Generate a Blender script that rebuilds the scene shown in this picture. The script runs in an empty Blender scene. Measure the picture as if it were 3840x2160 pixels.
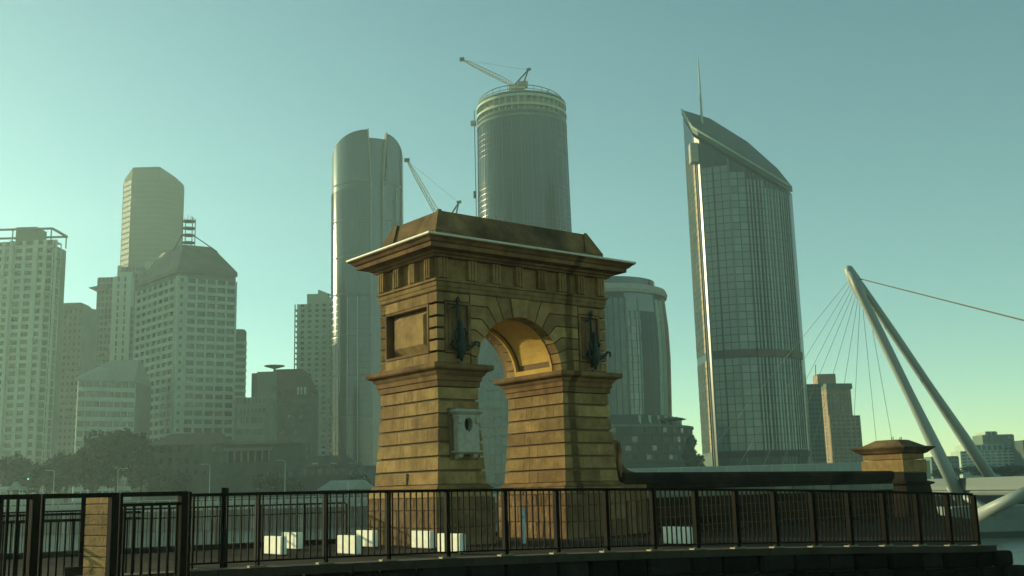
import bpy, bmesh, math, random
from mathutils import Vector, Matrix
random.seed(7)
R = math.radians
S = bpy.context.scene
COL = S.collection

# ------------------------------------------------------------------ camera
F_PX, PITCH, ROLL, EYE = 4060.28, .1861, .027, 1.65
cp, sp, cr, sr = math.cos(PITCH), math.sin(PITCH), math.cos(ROLL), math.sin(ROLL)
cam = bpy.data.cameras.new('camera')
cam.sensor_width = 36; cam.lens = 36 * F_PX / 3840
cam.clip_start = .1; cam.clip_end = 9000
co = bpy.data.objects.new('camera', cam); COL.objects.link(co)
up0 = Vector((0, -sp, cp)); fw = Vector((0, cp, sp)); rt0 = Vector((1, 0, 0))
rt = cr * rt0 - sr * up0; up = sr * rt0 + cr * up0
m = Matrix((rt, up, -fw)).transposed().to_4x4(); m.translation = (0, 0, EYE)
co.matrix_world = m
S.camera = co

# ------------------------------------------------------------------ light
SUN_AZ, SUN_EL = R(-62), R(11.8)          # azimuth from +Y, left is negative
w = bpy.data.worlds.new('World'); S.world = w; w.use_nodes = True
nt = w.node_tree; nt.nodes.clear()
sky = nt.nodes.new('ShaderNodeTexSky'); sky.sky_type = 'NISHITA'; sky.sun_disc = False
sky.sun_elevation = SUN_EL; sky.sun_rotation = SUN_AZ
sky.air_density = 0.8; sky.dust_density = 0.1; sky.ozone_density = 2.0
tint = nt.nodes.new('ShaderNodeMix'); tint.data_type = 'RGBA'; tint.blend_type = 'MULTIPLY'
tint.inputs[0].default_value = 1; tint.inputs[7].default_value = (.90, 1.04, .65, 1)
bg = nt.nodes.new('ShaderNodeBackground'); bg.inputs[1].default_value = .115
out = nt.nodes.new('ShaderNodeOutputWorld')
nt.links.new(sky.outputs[0], tint.inputs[6]); nt.links.new(tint.outputs[2], bg.inputs[0]); nt.links.new(bg.outputs[0], out.inputs[0])
sl = bpy.data.lights.new('sun', 'SUN'); sl.energy = 4.0; sl.angle = R(.6); sl.color = (1, .91, .52)
so = bpy.data.objects.new('sun', sl); COL.objects.link(so)
sd = Vector((math.sin(SUN_AZ) * math.cos(SUN_EL), math.cos(SUN_AZ) * math.cos(SUN_EL), math.sin(SUN_EL)))
so.rotation_euler = sd.to_track_quat('Z', 'Y').to_euler(); so.location = sd * 60
S.view_settings.view_transform = 'Standard'; S.view_settings.look = 'None'
S.view_settings.gamma = 1; S.view_settings.use_curve_mapping = False
S.view_settings.exposure = 0.86
HAZE_DENSITY = .00024
S.cycles.volume_bounces = 2
S.cycles.max_bounces = 6

# ------------------------------------------------------------------ pixel helpers (4K photo pixels)
def ray(px, py):
    a, b = px - 1920, py - 1080
    X = a * cr - b * sr; Y = a * sr + b * cr
    return Vector((X / F_PX, cp + Y / F_PX * sp, sp - Y / F_PX * cp))
def at(px, py, Y):
    r = ray(px, py); r = r * (Y / r.y); return Vector((r.x, r.y, r.z + EYE))
def zat(px, py, Y): return at(px, py, Y).z
def onz(px, py, z=0):
    r = ray(px, py); return r * ((z - EYE) / r.z) + Vector((0, 0, EYE))
YAW = .902; AX, AY = -2.5296, 35.6915
U = Vector((math.sin(YAW), math.cos(YAW))); V = Vector((-math.cos(YAW), math.sin(YAW)))
def onfront(px, py, v=0):
    r = ray(px, py); o = Vector((AX, AY)) + v * V
    p = r * (o.dot(V) / r.xy.dot(V)); return (p.xy - o).dot(U), p.z + EYE
def onleft(px, py, u=0):
    r = ray(px, py); o = Vector((AX, AY)) + u * U
    p = r * (o.dot(U) / r.xy.dot(U)); return (p.xy - o).dot(V), p.z + EYE
def uv2w(u, v, z=0):
    a = Vector((AX, AY)) + u * U + v * V; return Vector((a.x, a.y, z))
ARCH_ROT = math.pi / 2 - YAW

# ------------------------------------------------------------------ materials
MATS = {}
def mat(name, col, rough=.8, var=.15, scale=3., bump=.0, bscale=20., metal=0, rand=0., spec=.4, streak_grime=False, col2=None, coord='Object', aniso=0, stretch=None):
    if name in MATS: return MATS[name]
    M = bpy.data.materials.new(name); M.use_nodes = True; MATS[name] = M
    n = M.node_tree.nodes; l = M.node_tree.links; b = n['Principled BSDF']
    b.inputs['Roughness'].default_value = rough; b.inputs['Metallic'].default_value = metal
    b.inputs['Specular IOR Level'].default_value = spec
    tc = n.new('ShaderNodeTexCoord')
    src = tc.outputs['Object']
    if coord == 'World':
        g = n.new('ShaderNodeNewGeometry'); src = g.outputs['Position']
    if stretch:
        mp = n.new('ShaderNodeMapping'); mp.inputs['Scale'].default_value = stretch; l.new(src, mp.inputs[0]); src = mp.outputs[0]
    nz = n.new('ShaderNodeTexNoise'); nz.inputs['Scale'].default_value = scale; nz.inputs['Detail'].default_value = 6; nz.inputs['Roughness'].default_value = .65
    l.new(src, nz.inputs[0])
    rp = n.new('ShaderNodeMapRange'); rp.inputs[1].default_value = .3; rp.inputs[2].default_value = .7
    rp.inputs[3].default_value = 1 - var; rp.inputs[4].default_value = 1 + var
    l.new(nz.outputs[0], rp.inputs[0])
    fac = rp.outputs[0]
    if rand:
        oi = n.new('ShaderNodeObjectInfo'); r2 = n.new('ShaderNodeMapRange')
        r2.inputs[3].default_value = 1 - rand; r2.inputs[4].default_value = 1 + rand
        l.new(oi.outputs['Random'], r2.inputs[0])
        mu = n.new('ShaderNodeMath'); mu.operation = 'MULTIPLY'; l.new(fac, mu.inputs[0]); l.new(r2.outputs[0], mu.inputs[1]); fac = mu.outputs[0]
    base = None
    if col2:
        mx = n.new('ShaderNodeMix'); mx.data_type = 'RGBA'
        mx.inputs[6].default_value = (*col, 1); mx.inputs[7].default_value = (*col2, 1)
        n2 = n.new('ShaderNodeTexNoise'); n2.inputs['Scale'].default_value = scale * .35; n2.inputs['Detail'].default_value = 4
        l.new(src, n2.inputs[0])
        r3 = n.new('ShaderNodeMapRange'); r3.inputs[1].default_value = .42; r3.inputs[2].default_value = .62; l.new(n2.outputs[0], r3.inputs[0])
        f3 = r3.outputs[0]
        if rand:
            oi2 = n.new('ShaderNodeObjectInfo'); wn = n.new('ShaderNodeTexWhiteNoise'); wn.noise_dimensions = '1D'; l.new(oi2.outputs['Random'], wn.inputs['W'])
            av = n.new('ShaderNodeMath'); av.operation = 'MULTIPLY_ADD'; av.inputs[1].default_value = .5
            hf = n.new('ShaderNodeMath'); hf.operation = 'MULTIPLY'; hf.inputs[1].default_value = .5
            l.new(wn.outputs['Value'], hf.inputs[0]); l.new(f3, av.inputs[0]); l.new(hf.outputs[0], av.inputs[2]); f3 = av.outputs[0]
        l.new(f3, mx.inputs[0]); base = mx.outputs[2]
    vm = n.new('ShaderNodeMix'); vm.data_type = 'RGBA'; vm.blend_type = 'MULTIPLY'; vm.inputs[0].default_value = 1
    if base: l.new(base, vm.inputs[6])
    else: vm.inputs[6].default_value = (*col, 1)
    l.new(fac, vm.inputs[7])
    cout = vm.outputs[2]
    if streak_grime:   # one dark vertical streak down the front of the wide pier, and blotchy grime
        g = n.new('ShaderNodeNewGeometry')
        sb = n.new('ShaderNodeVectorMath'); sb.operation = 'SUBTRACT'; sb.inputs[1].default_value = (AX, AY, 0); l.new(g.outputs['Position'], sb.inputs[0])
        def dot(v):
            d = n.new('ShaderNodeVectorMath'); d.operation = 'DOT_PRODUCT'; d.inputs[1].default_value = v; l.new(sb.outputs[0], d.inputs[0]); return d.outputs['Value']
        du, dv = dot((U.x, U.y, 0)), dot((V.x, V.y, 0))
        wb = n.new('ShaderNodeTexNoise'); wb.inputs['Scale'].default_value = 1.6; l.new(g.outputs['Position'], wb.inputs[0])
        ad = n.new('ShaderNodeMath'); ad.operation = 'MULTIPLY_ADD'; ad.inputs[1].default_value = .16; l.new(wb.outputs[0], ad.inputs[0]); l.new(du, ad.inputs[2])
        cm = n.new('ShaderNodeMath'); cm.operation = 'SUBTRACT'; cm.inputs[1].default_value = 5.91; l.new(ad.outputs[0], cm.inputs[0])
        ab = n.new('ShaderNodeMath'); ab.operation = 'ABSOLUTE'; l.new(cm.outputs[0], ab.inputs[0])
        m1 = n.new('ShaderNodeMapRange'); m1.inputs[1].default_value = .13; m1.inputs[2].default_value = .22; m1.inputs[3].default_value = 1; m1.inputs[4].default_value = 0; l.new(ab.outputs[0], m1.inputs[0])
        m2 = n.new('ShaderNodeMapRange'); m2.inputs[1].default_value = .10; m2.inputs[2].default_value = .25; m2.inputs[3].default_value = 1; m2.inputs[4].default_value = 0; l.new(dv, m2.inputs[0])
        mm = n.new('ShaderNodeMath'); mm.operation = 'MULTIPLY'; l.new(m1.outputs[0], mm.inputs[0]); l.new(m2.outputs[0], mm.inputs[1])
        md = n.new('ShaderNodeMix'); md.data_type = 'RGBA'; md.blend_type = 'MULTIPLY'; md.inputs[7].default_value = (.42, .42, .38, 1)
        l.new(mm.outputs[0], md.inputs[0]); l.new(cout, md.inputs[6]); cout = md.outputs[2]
        mp2 = n.new('ShaderNodeMapping'); mp2.inputs['Scale'].default_value = (2.6, 2.6, .28); l.new(g.outputs['Position'], mp2.inputs[0])
        n3 = n.new('ShaderNodeTexNoise'); n3.inputs['Scale'].default_value = 1.0; n3.inputs['Detail'].default_value = 5; l.new(mp2.outputs[0], n3.inputs[0])
        m3 = n.new('ShaderNodeMapRange'); m3.inputs[1].default_value = .54; m3.inputs[2].default_value = .70; m3.inputs[3].default_value = 0; m3.inputs[4].default_value = .42; l.new(n3.outputs[0], m3.inputs[0])
        md2 = n.new('ShaderNodeMix'); md2.data_type = 'RGBA'; md2.blend_type = 'MULTIPLY'; md2.inputs[7].default_value = (.40, .38, .33, 1)
        l.new(m3.outputs[0], md2.inputs[0]); l.new(cout, md2.inputs[6]); cout = md2.outputs[2]
    l.new(cout, b.inputs['Base Color'])
    if bump:
        nb = n.new('ShaderNodeTexNoise'); nb.inputs['Scale'].default_value = bscale; nb.inputs['Detail'].default_value = 8; l.new(src, nb.inputs[0])
        bp = n.new('ShaderNodeBump'); bp.inputs['Strength'].default_value = bump; bp.inputs['Distance'].default_value = .05
        l.new(nb.outputs[0], bp.inputs['Height']); l.new(bp.outputs[0], b.inputs['Normal'])
    if aniso:
        b.inputs['Anisotropic'].default_value = aniso
        tg = n.new('ShaderNodeTangent'); tg.direction_type = 'RADIAL'; tg.axis = 'Z'; l.new(tg.outputs[0], b.inputs['Tangent'])
    return M
def emit(name, col, st):
    M = bpy.data.materials.new(name); M.use_nodes = True
    b = M.node_tree.nodes['Principled BSDF']; b.inputs['Emission Color'].default_value = (*col, 1); b.inputs['Emission Strength'].default_value = st
    return M

sand = mat('sandstone', (.305, .20, .082), 1., .3, 2.2, .5, 14, rand=.24, spec=.12, streak_grime=True, col2=(.215, .128, .055), coord='World')
sandflat = mat('sandstone_moulded', (.215, .125, .052), 1., .32, 1.6, .4, 12, spec=.12, streak_grime=True, col2=(.135, .076, .038), coord='World')
sandcore = mat('sandstone_joint', (.15, .095, .045), .95, .2, 3, .2, 20, coord='World')
sandvault = mat('sandstone_vault', (.56, .345, .08), 1., .16, 1.8, .25, 18, coord='World')  # vault stone coloured brighter to carry sunlight bounced up from below
attic_m = mat('sandstone_weathered', (.19, .12, .055), 1., .4, 1.3, .5, 10, spec=.1, col2=(.085, .06, .034), coord='World')
rock = mat('rock_faced_stone', (.21, .13, .06), .95, .4, 1.8, .9, 7, rand=.2, spec=.1, col2=(.13, .075, .035), coord='World')
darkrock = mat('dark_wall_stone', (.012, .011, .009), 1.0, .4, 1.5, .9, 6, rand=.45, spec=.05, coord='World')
darkstone = mat('dark_stone', (.03, .024, .015), .95, .4, 1.2, .6, 8, rand=.25, spec=.08, col2=(.014, .012, .009), coord='World')  # near-black mottled stone, mainly for the parapet wall
lead = mat('lead_flashing', (.55, .52, .42), .55, .2, 4, .1)
paleston = mat('pale_marble', (.36, .34, .27), .7, .2, 5, .2, 25)
bronze = mat('green_bronze', (.014, .03, .022), .6, .4, 9, .3, 30, metal=.3)
black = mat('void_black', (.012, .012, .012), .9, .1)
steel_dk = mat('brown_painted_steel', (.009, .0072, .005), .7, .2, 6, .1, 40, spec=.03, coord='World')
white_p = mat('white_block_paint', (.86, .82, .66), .75, .1, 5, .15, 18, rand=.05, coord='World')
paving = mat('promenade_paving', (.045, .037, .024), 1.0, .25, 1.2, .3, 12, spec=.03, coord='World')
lowgr = mat('dark_earth', (.05, .045, .035), .95, .3, .8, .5, 5, coord='World')
citygr = mat('city_ground', (.09, .09, .075), .95, .3, .05, coord='World')
conc = mat('pale_concrete', (.26, .27, .23), .85, .18, .6, .1, 4, coord='World')
bridge_w = mat('bridge_white', (.25, .28, .255), .5, .06, .2, coord='World')
cable_m = mat('cable_steel', (.14, .145, .12), .5, .1)
leafm = [mat('leaf_%d' % i, c, .8, .35, .5, rand=.1, coord='World') for i, c in enumerate([(.014, .03, .013), (.024, .044, .018), (.02, .036, .016)])]
bark = mat('bark', (.09, .07, .05), .95, .3, 2)
glass_d = mat('dark_window_glass', (.018, .028, .026), .25, .3, .3, rand=.8, spec=.5, coord='World')
glass_t = mat('teal_curtain_glass', (.03, .062, .055), .15, .12, .06, rand=.22, spec=.6, coord='World')
glass_b = mat('dark_teal_glass', (.014, .03, .026), .3, .2, .06, rand=.25, spec=.25, coord='World')
glass_s = mat('silver_teal_glass', (.13, .17, .145), .14, .16, .05, rand=.16, spec=.6, coord='World')
tower_t = mat('tower_teal_glass', (.055, .085, .065), .14, .15, .04, spec=.8, coord='World', stretch=(1, 1, .15))
tower_l = mat('tower_grey_glass', (.02, .038, .032), .1, .15, .04, spec=.5, coord='World', stretch=(1, 1, .5))
bstone = mat('brown_cladding', (.26, .19, .11), .8, .2, .2, rand=.08, coord='World')
bwhite = mat('pale_cladding', (.29, .37, .285), .8, .12, .15, rand=.05, coord='World')
bgrid = mat('precast_grid', (.25, .33, .25), .85, .12, .2, rand=.04, coord='World')
bgrey = mat('grey_green_cladding', (.09, .13, .095), .85, .18, .15, rand=.06, coord='World')
oldst = mat('old_dark_stone', (.045, .06, .04), .9, .3, .3, rand=.1, coord='World')
bdark = mat('dark_cladding', (.04, .055, .04), .85, .25, .15, coord='World')
roofdk = mat('dark_roof', (.06, .05, .035), .85, .25, .3, coord='World')
roofbr = mat('bronze_roof', (.10, .10, .06), .7, .3, .15, coord='World')
roofpale = mat('pale_roof', (.20, .235, .19), .8, .15, .2, coord='World')

# ------------------------------------------------------------------ mesh helpers
class MB:
    def __init__(s): s.v = []; s.f = []
    def add(s, vs, fs):
        o = len(s.v); s.v += [tuple(v) for v in vs]; s.f += [tuple(i + o for i in f) for f in fs]; return s
    def box(s, x0, x1, y0, y1, z0, z1, fn=None):
        vs = [(x, y, z) for z in (z0, z1) for y in (y0, y1) for x in (x0, x1)]
        if fn: vs = [fn(*v) for v in vs]
        return s.add(vs, [(0, 2, 3, 1), (4, 5, 7, 6), (0, 1, 5, 4), (2, 6, 7, 3), (0, 4, 6, 2), (1, 3, 7, 5)])
    def bbox(s, x0, x1, y0, y1, z0, z1, b=.02, fn=None):
        b = min(b, (x1 - x0) * .4, (y1 - y0) * .4, (z1 - z0) * .4)
        xs, ys, zs = (x0, x1), (y0, y1), (z0, z1); vs = []; idx = {}
        for i in (0, 1):
            for j in (0, 1):
                for k in (0, 1):
                    c = [xs[i], ys[j], zs[k]]; d = [b if i == 0 else -b, b if j == 0 else -b, b if k == 0 else -b]
                    for a in range(3):
                        p = [c[q] + (0 if q == a else d[q]) for q in range(3)]
                        idx[(i, j, k, a)] = len(vs); vs.append(p)
        fs = []
        def quad(keys): fs.append(tuple(idx[k] for k in keys))
        for i in (0, 1):
            q = [(i, 0, 0, 0), (i, 1, 0, 0), (i, 1, 1, 0), (i, 0, 1, 0)]; quad(q if i else q[::-1])
            q = [(0, i, 0, 1), (0, i, 1, 1), (1, i, 1, 1), (1, i, 0, 1)]; quad(q if i else q[::-1])
            q = [(0, 0, i, 2), (1, 0, i, 2), (1, 1, i, 2), (0, 1, i, 2)]; quad(q if i else q[::-1])
        for i in (0, 1):
            for j in (0, 1):
                quad([(i, j, 0, 0), (i, j, 1, 0), (i, j, 1, 1), (i, j, 0, 1)])
                quad([(i, 0, j, 0), (i, 1, j, 0), (i, 1, j, 2), (i, 0, j, 2)])
                quad([(0, i, j, 1), (1, i, j, 1), (1, i, j, 2), (0, i, j, 2)])
                for k in (0, 1): fs.append((idx[(i, j, k, 0)], idx[(i, j, k, 1)], idx[(i, j, k, 2)]))
        if fn: vs = [fn(*v) for v in vs]
        return s.add(vs, fs)
    def prism(s, poly, lo, hi, ax='z'):     # polygon extruded along an axis
        n = len(poly); mk = {'z': lambda a, b, t: (a, b, t), 'y': lambda a, b, t: (a, t, b), 'x': lambda a, b, t: (t, a, b)}[ax]
        vs = [mk(a, b, lo) for a, b in poly] + [mk(a, b, hi) for a, b in poly]
        return s.add(vs, [tuple(range(n))[::-1], tuple(range(n, 2 * n))] + [(i, (i + 1) % n, n + (i + 1) % n, n + i) for i in range(n)])
    def loft(s, rings, caps=True, closed=True):
        n = len(rings[0]); o = len(s.v)
        for r in rings: s.v += [tuple(p) for p in r]
        for k in range(len(rings) - 1):
            for i in range(n if closed else n - 1):
                a, b = o + k * n + i, o + k * n + (i + 1) % n
                s.f.append((a, b, b + n, a + n))
        if caps: s.f += [tuple(range(o, o + n))[::-1], tuple(range(o + (len(rings) - 1) * n, o + len(rings) * n))]
        return s
    def tube(s, pts, rad, n=8, caps=True):
        pts = [Vector(p) for p in pts]; rad = rad if isinstance(rad, (list, tuple)) else [rad] * len(pts)
        rings = []
        for i, p in enumerate(pts):
            d = (pts[min(i + 1, len(pts) - 1)] - pts[max(i - 1, 0)]).normalized()
            a = d.cross(Vector((0, 0, 1)) if abs(d.z) < .95 else Vector((1, 0, 0))).normalized(); b = d.cross(a)
            rings.append([p + (a * math.cos(t) + b * math.sin(t)) * rad[i] for t in [2 * math.pi * k / n for k in range(n)]])
        return s.loft(rings, caps)
    def beam(s, p, q, w, h=None):
        p, q = Vector(p), Vector(q); h = h or w; d = (q - p).normalized()
        a = d.cross(Vector((0, 0, 1)) if abs(d.z) < .95 else Vector((1, 0, 0))).normalized() * w / 2; b = d.cross(a).normalized() * h / 2
        return s.loft([[p + a + b, p - a + b, p - a - b, p + a - b], [q + a + b, q - a + b, q - a - b, q + a - b]])
    def lathe(s, prof, c=(0, 0), n=32, a0=0, a1=2 * math.pi):
        full = abs(a1 - a0 - 2 * math.pi) < 1e-6; N = n if full else n + 1
        rings = [[(c[0] + r * math.sin(a0 + (a1 - a0) * k / n), c[1] - r * math.cos(a0 + (a1 - a0) * k / n), z) for k in range(N)] for r, z in prof]
        return s.loft(rings, caps=full, closed=full)
    def mesh(s, name, m, smooth=False):
        me = bpy.data.meshes.new(name); me.from_pydata(s.v, [], s.f)
        bm = bmesh.new(); bm.from_mesh(me); bmesh.ops.recalc_face_normals(bm, faces=bm.faces); bm.to_mesh(me); bm.free()
        if m: me.materials.append(m)
        if smooth:
            for p in me.polygons: p.use_smooth = True
        return me
def link(name, me, parent=None, loc=None, rotz=0, scale=None):
    o = bpy.data.objects.new(name, me); COL.objects.link(o)
    if parent: o.parent = parent
    if loc is not None: o.location = loc
    if rotz: o.rotation_euler.z = rotz
    if scale: o.scale = scale
    return o
def part(name, mb, m, parent, loc=None, smooth=False, label=None):
    o = link(name, mb.mesh(name, m, smooth), parent, loc)
    if label: o['label'] = label
    return o
def tag(o, label, cat, group=None, kind=None):
    if label: o['label'] = label
    if cat: o['category'] = cat
    if group: o['group'] = group
    if kind: o['kind'] = kind
    return o
def thing(name, loc, label, cat, group=None, rotz=0):
    o = bpy.data.objects.new(name, None); COL.objects.link(o); o.location = loc; o.rotation_euler.z = rotz
    o.empty_display_size = .5
    return tag(o, label, cat, group)
UNITS = {}
def unit(m, shape='box'):
    k = (m.name, shape)
    if k not in UNITS: UNITS[k] = MB().box(-.5, .5, -.5, .5, -.5, .5).mesh('unit_box_' + m.name, m)
    return UNITS[k]
def struct(name, mb, m):
    o = part(name, mb, m, None); o['kind'] = 'structure'; return o

# ------------------------------------------------------------------ ground and water
WATER = -6.35
edge_p, edge_d = Vector((-9, 38.5)), Vector((math.cos(R(27)), math.sin(R(27))))
fA, fB = Vector((-5.2, 19.06)), Vector((11.6, 27.8)); fd = (fB - fA).normalized(); fn_ = Vector((-fd.y, fd.x))
def fz(t): return max(-.02, .50 - .0012 * t * t - .002 * t)     # foot of the railing falls away along its length
e0, e1 = edge_p - edge_d * 80, edge_p + edge_d * 33
f0, f1 = fA - fd * 60, fA + fd * 18.7
prom = MB().prism([(f0.x, f0.y), (f1.x, f1.y), (e1.x - 1, e1.y - 6), (e1.x, e1.y), (e0.x, e0.y)], WATER - .5, 0)
struct('promenade', prom, paving)
bb_ = 13.4
lg = MB().prism([(-70, -40), (9, -40), (f1.x + .9, f1.y - .8), (f1.x - .2, f1.y - .15), (f0.x + .3, f0.y - .6)], WATER - .6, -1.25)
struct('lower_path', lg, lowgr)
# river water
wm = bpy.data.materials.new('river_water'); wm.use_nodes = True
n = wm.node_tree.nodes; l = wm.node_tree.links; b = n['Principled BSDF']
b.inputs['Base Color'].default_value = (.03, .06, .055, 1); b.inputs['Roughness'].default_value = .18
tcn = n.new('ShaderNodeNewGeometry'); nz = n.new('ShaderNodeTexNoise'); nz.inputs['Scale'].default_value = .5; nz.inputs['Detail'].default_value = 5
bp = n.new('ShaderNodeBump'); bp.inputs['Strength'].default_value = .6; bp.inputs['Distance'].default_value = .6
l.new(tcn.outputs['Position'], nz.inputs[0]); l.new(nz.outputs[0], bp.inputs['Height']); l.new(bp.outputs[0], b.inputs['Normal'])
struct('river', MB().add([(-1100, -120, WATER), (1100, -120, WATER), (1100, 1010, WATER), (-1100, 1010, WATER)], [(0, 1, 2, 3)]), wm)
struct('city_ground', MB().prism([(-1090, 316), (1090, 316), (1090, 1000), (-1090, 1000)], WATER - .3, 2.0), citygr)

# ------------------------------------------------------------------ the stone arch
W_, D_ = 7.667, 3.62
arch = thing('stone_arch', (AX, AY, 0), 'tall weathered sandstone archway with heavy cornice standing on the promenade', 'arch', rotz=ARCH_ROT)
PIERS = [(0.0, 1.64), (5.44, W_)]
PD = 3.22      # the passage and the wide pier stop short of the back of the left end
DB = [D_, PD]
def batter(p, D_=D_):
    a, b = p; uc, hw = (a + b) / 2, (b - a) / 2; vc, hv = D_ / 2, D_ / 2
    def fn(u, v, z):
        k = .17 * max(0, (5.0 - z) / 3.1) ** 1.3
        return (uc + (u - uc) * (1 + k / hw), vc + (v - vc) * (1 + k / hv), z)
    return fn
def cuts(a, b, n, off):
    n = max(1, n); xs = [a]
    for i in range(1, n): xs.append(a + (b - a) * (i + off * (.5 if i % 2 else -.5) * .6 + random.uniform(-.08, .08)) / n)
    return xs + [b]
GAP = .0015
courses = [1.92, 2.385, 2.85, 3.315, 3.78, 4.245, 4.71, 5.16]
for pi, (a, b) in enumerate(PIERS):
    D_ = DB[pi]; fn = batter((a, b), D_)
    # rough plinth courses
    pc = [0, .56, 1.12, 1.52]
    part('plinth_core', MB().box(a - .22, b + .22, -.22, D_ + .22, -.3, 1.55), sandcore, arch)
    for ci in range(3):
        ys = cuts(-.36, D_ + .36, 4, (-1) ** ci)
        for yi in range(4):
            xs = cuts(a - .36, b + .36, 2 if (yi in (0, 3)) else 1, (-1) ** (ci + 1))
            for xi in range(len(xs) - 1):
                part('plinth_stone', MB().bbox(xs[xi] + .004, xs[xi + 1] - .004, ys[yi] + .004, ys[yi + 1] - .004, pc[ci] - (.2 if ci == 0 else -.006), pc[ci + 1] - .006, .022), rock, arch)
    # smooth plinth cap and moulded base
    ys = cuts(-.3, D_ + .3, 3, .3)
    for yi in range(3):
        part('plinth_cap_stone', MB().bbox(a - .33, b + .33, ys[yi] + GAP, ys[yi + 1] - GAP, 1.525, 1.80, .03), sand, arch)
    rings = []
    for o, z in [(.36, 1.80), (.30, 1.84), (.24, 1.88), (.19, 1.94)]:
        rings.append([(a - o, -o, z), (b + o, -o, z), (b + o, D_ + o, z), (a - o, D_ + o, z)])
    part('base_moulding', MB().loft(rings), sandflat, arch)
    part('pier_core', MB().box(a + .10, b - .10, .10, D_ - .10, 1.7, 5.3, fn), sandcore, arch)
    for ci in range(7):
        z0, z1 = courses[ci] + .04, courses[ci + 1] - .04
        ys = cuts(0, D_, 3 + (ci % 2), (-1) ** ci)
        for yi in range(len(ys) - 1):
            ends = yi in (0, len(ys) - 2)
            xs = cuts(a, b, (2 if pi and ends else (2 if (ends and ci % 2) else 1)), (-1) ** ci)
            for xi in range(len(xs) - 1):
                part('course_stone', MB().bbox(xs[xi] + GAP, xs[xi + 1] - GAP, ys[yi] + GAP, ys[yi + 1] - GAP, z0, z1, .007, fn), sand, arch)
    # impost moulding
    rings = []
    for o, z in [(.0, 5.15), (.05, 5.16), (.05, 5.34), (.10, 5.36), (.11, 5.50), (.18, 5.58), (.22, 5.66), (.36, 5.71), (.40, 5.76), (.40, 5.87), (.34, 5.90), (.02, 5.95)]:
        rings.append([(a - o, -o, z), (b + o, -o, z), (b + o, D_ + o, z), (a - o, D_ + o, z)])
    part('impost_moulding', MB().loft(rings), sandflat, arch)
D_ = 3.62
# carved marks on the lowest course of the near pier
for k in range(4):
    mk = MB().box(.34 + k * .38, .52 + k * .38, -.152, -.135, 2.10, 2.13).box(.41 + k * .38, .45 + k * .38, -.154, -.137, 2.05, 2.18)
    part('carved_mark', mk, sandcore, arch)

# upper body: core, voussoirs keyed into the courses
AC_U, AC_Z, RI = 3.53, 5.82, 1.87
ZT = 8.39
def core_poly(r):
    arc = [(AC_U - r * math.cos(t), AC_Z + r * math.sin(t)) for t in [math.pi * k / 24 for k in range(25)]]
    return [(.1, 5.9), (.1, ZT + .1), (W_ - .1, ZT + .1), (W_ - .1, 5.9), (AC_U + r, 5.9)] + arc[::-1][1:-1] + [(AC_U - r, 5.9)]
def face_strip_core():
    mb = MB()
    N = 24; r = RI + .13
    arc = [(AC_U - r * math.cos(math.pi * k / N), AC_Z + r * math.sin(math.pi * k / N)) for k in range(N + 1)]
    v0, v1 = .09, D_ - .09
    mb.box(.42, AC_U - r, v0, v1, 5.9, ZT + .05); mb.box(AC_U + r, W_ - .42, v0, v1, 5.9, ZT + .05)
    for k in range(N):
        p, q = arc[k], arc[k + 1]
        mb.prism([p, q, (q[0], ZT + .05), (p[0], ZT + .05)], v0, v1, 'y')
    return mb
part('upper_core', face_strip_core(), sandcore, arch)
def shrink(poly, g):
    n = len(poly); area = sum(poly[i][0] * poly[(i + 1) % n][1] - poly[(i + 1) % n][0] * poly[i][1] for i in range(n))
    if area < 0: poly = poly[::-1]
    res = []
    for i in range(n):
        p0, p1, p2 = Vector(poly[i - 1]), Vector(poly[i]), Vector(poly[(i + 1) % n])
        d1, d2 = (p1 - p0).normalized(), (p2 - p1).normalized()
        n1, n2 = Vector((-d1.y, d1.x)), Vector((-d2.y, d2.x))
        bis = (n1 + n2); k = max(.5, bis.length_squared / 2) ; res.append(tuple(p1 + bis * (g / k)))
    return res
def front_stone(name, poly, v0, v1, g=.022):
    part(name, MB().prism(shrink(poly, g), v0, v1, 'y'), sand, arch)
HL = [8.37, 7.96, 7.52, 7.12, 6.72, 6.32, 5.93]      # course lines
ANG = [9.5, 22, 33, 44.5, 56, 67.5, 79, 90]
PLX, PRX = 1.37, 6.29                                 # inner edges of the side panels
def inr(t, r=RI): return (AC_U - r * math.sin(R(t)), AC_Z + r * math.cos(R(t)))
def turn(t, h, lim):
    u = AC_U - (h - AC_Z) * math.tan(R(t)) if t < 89 else AC_U - 9
    return u if u > lim else None
def arc_pts(t0, t1, n=3): return [inr(t0 + (t1 - t0) * k / n) for k in range(n + 1)]
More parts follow.
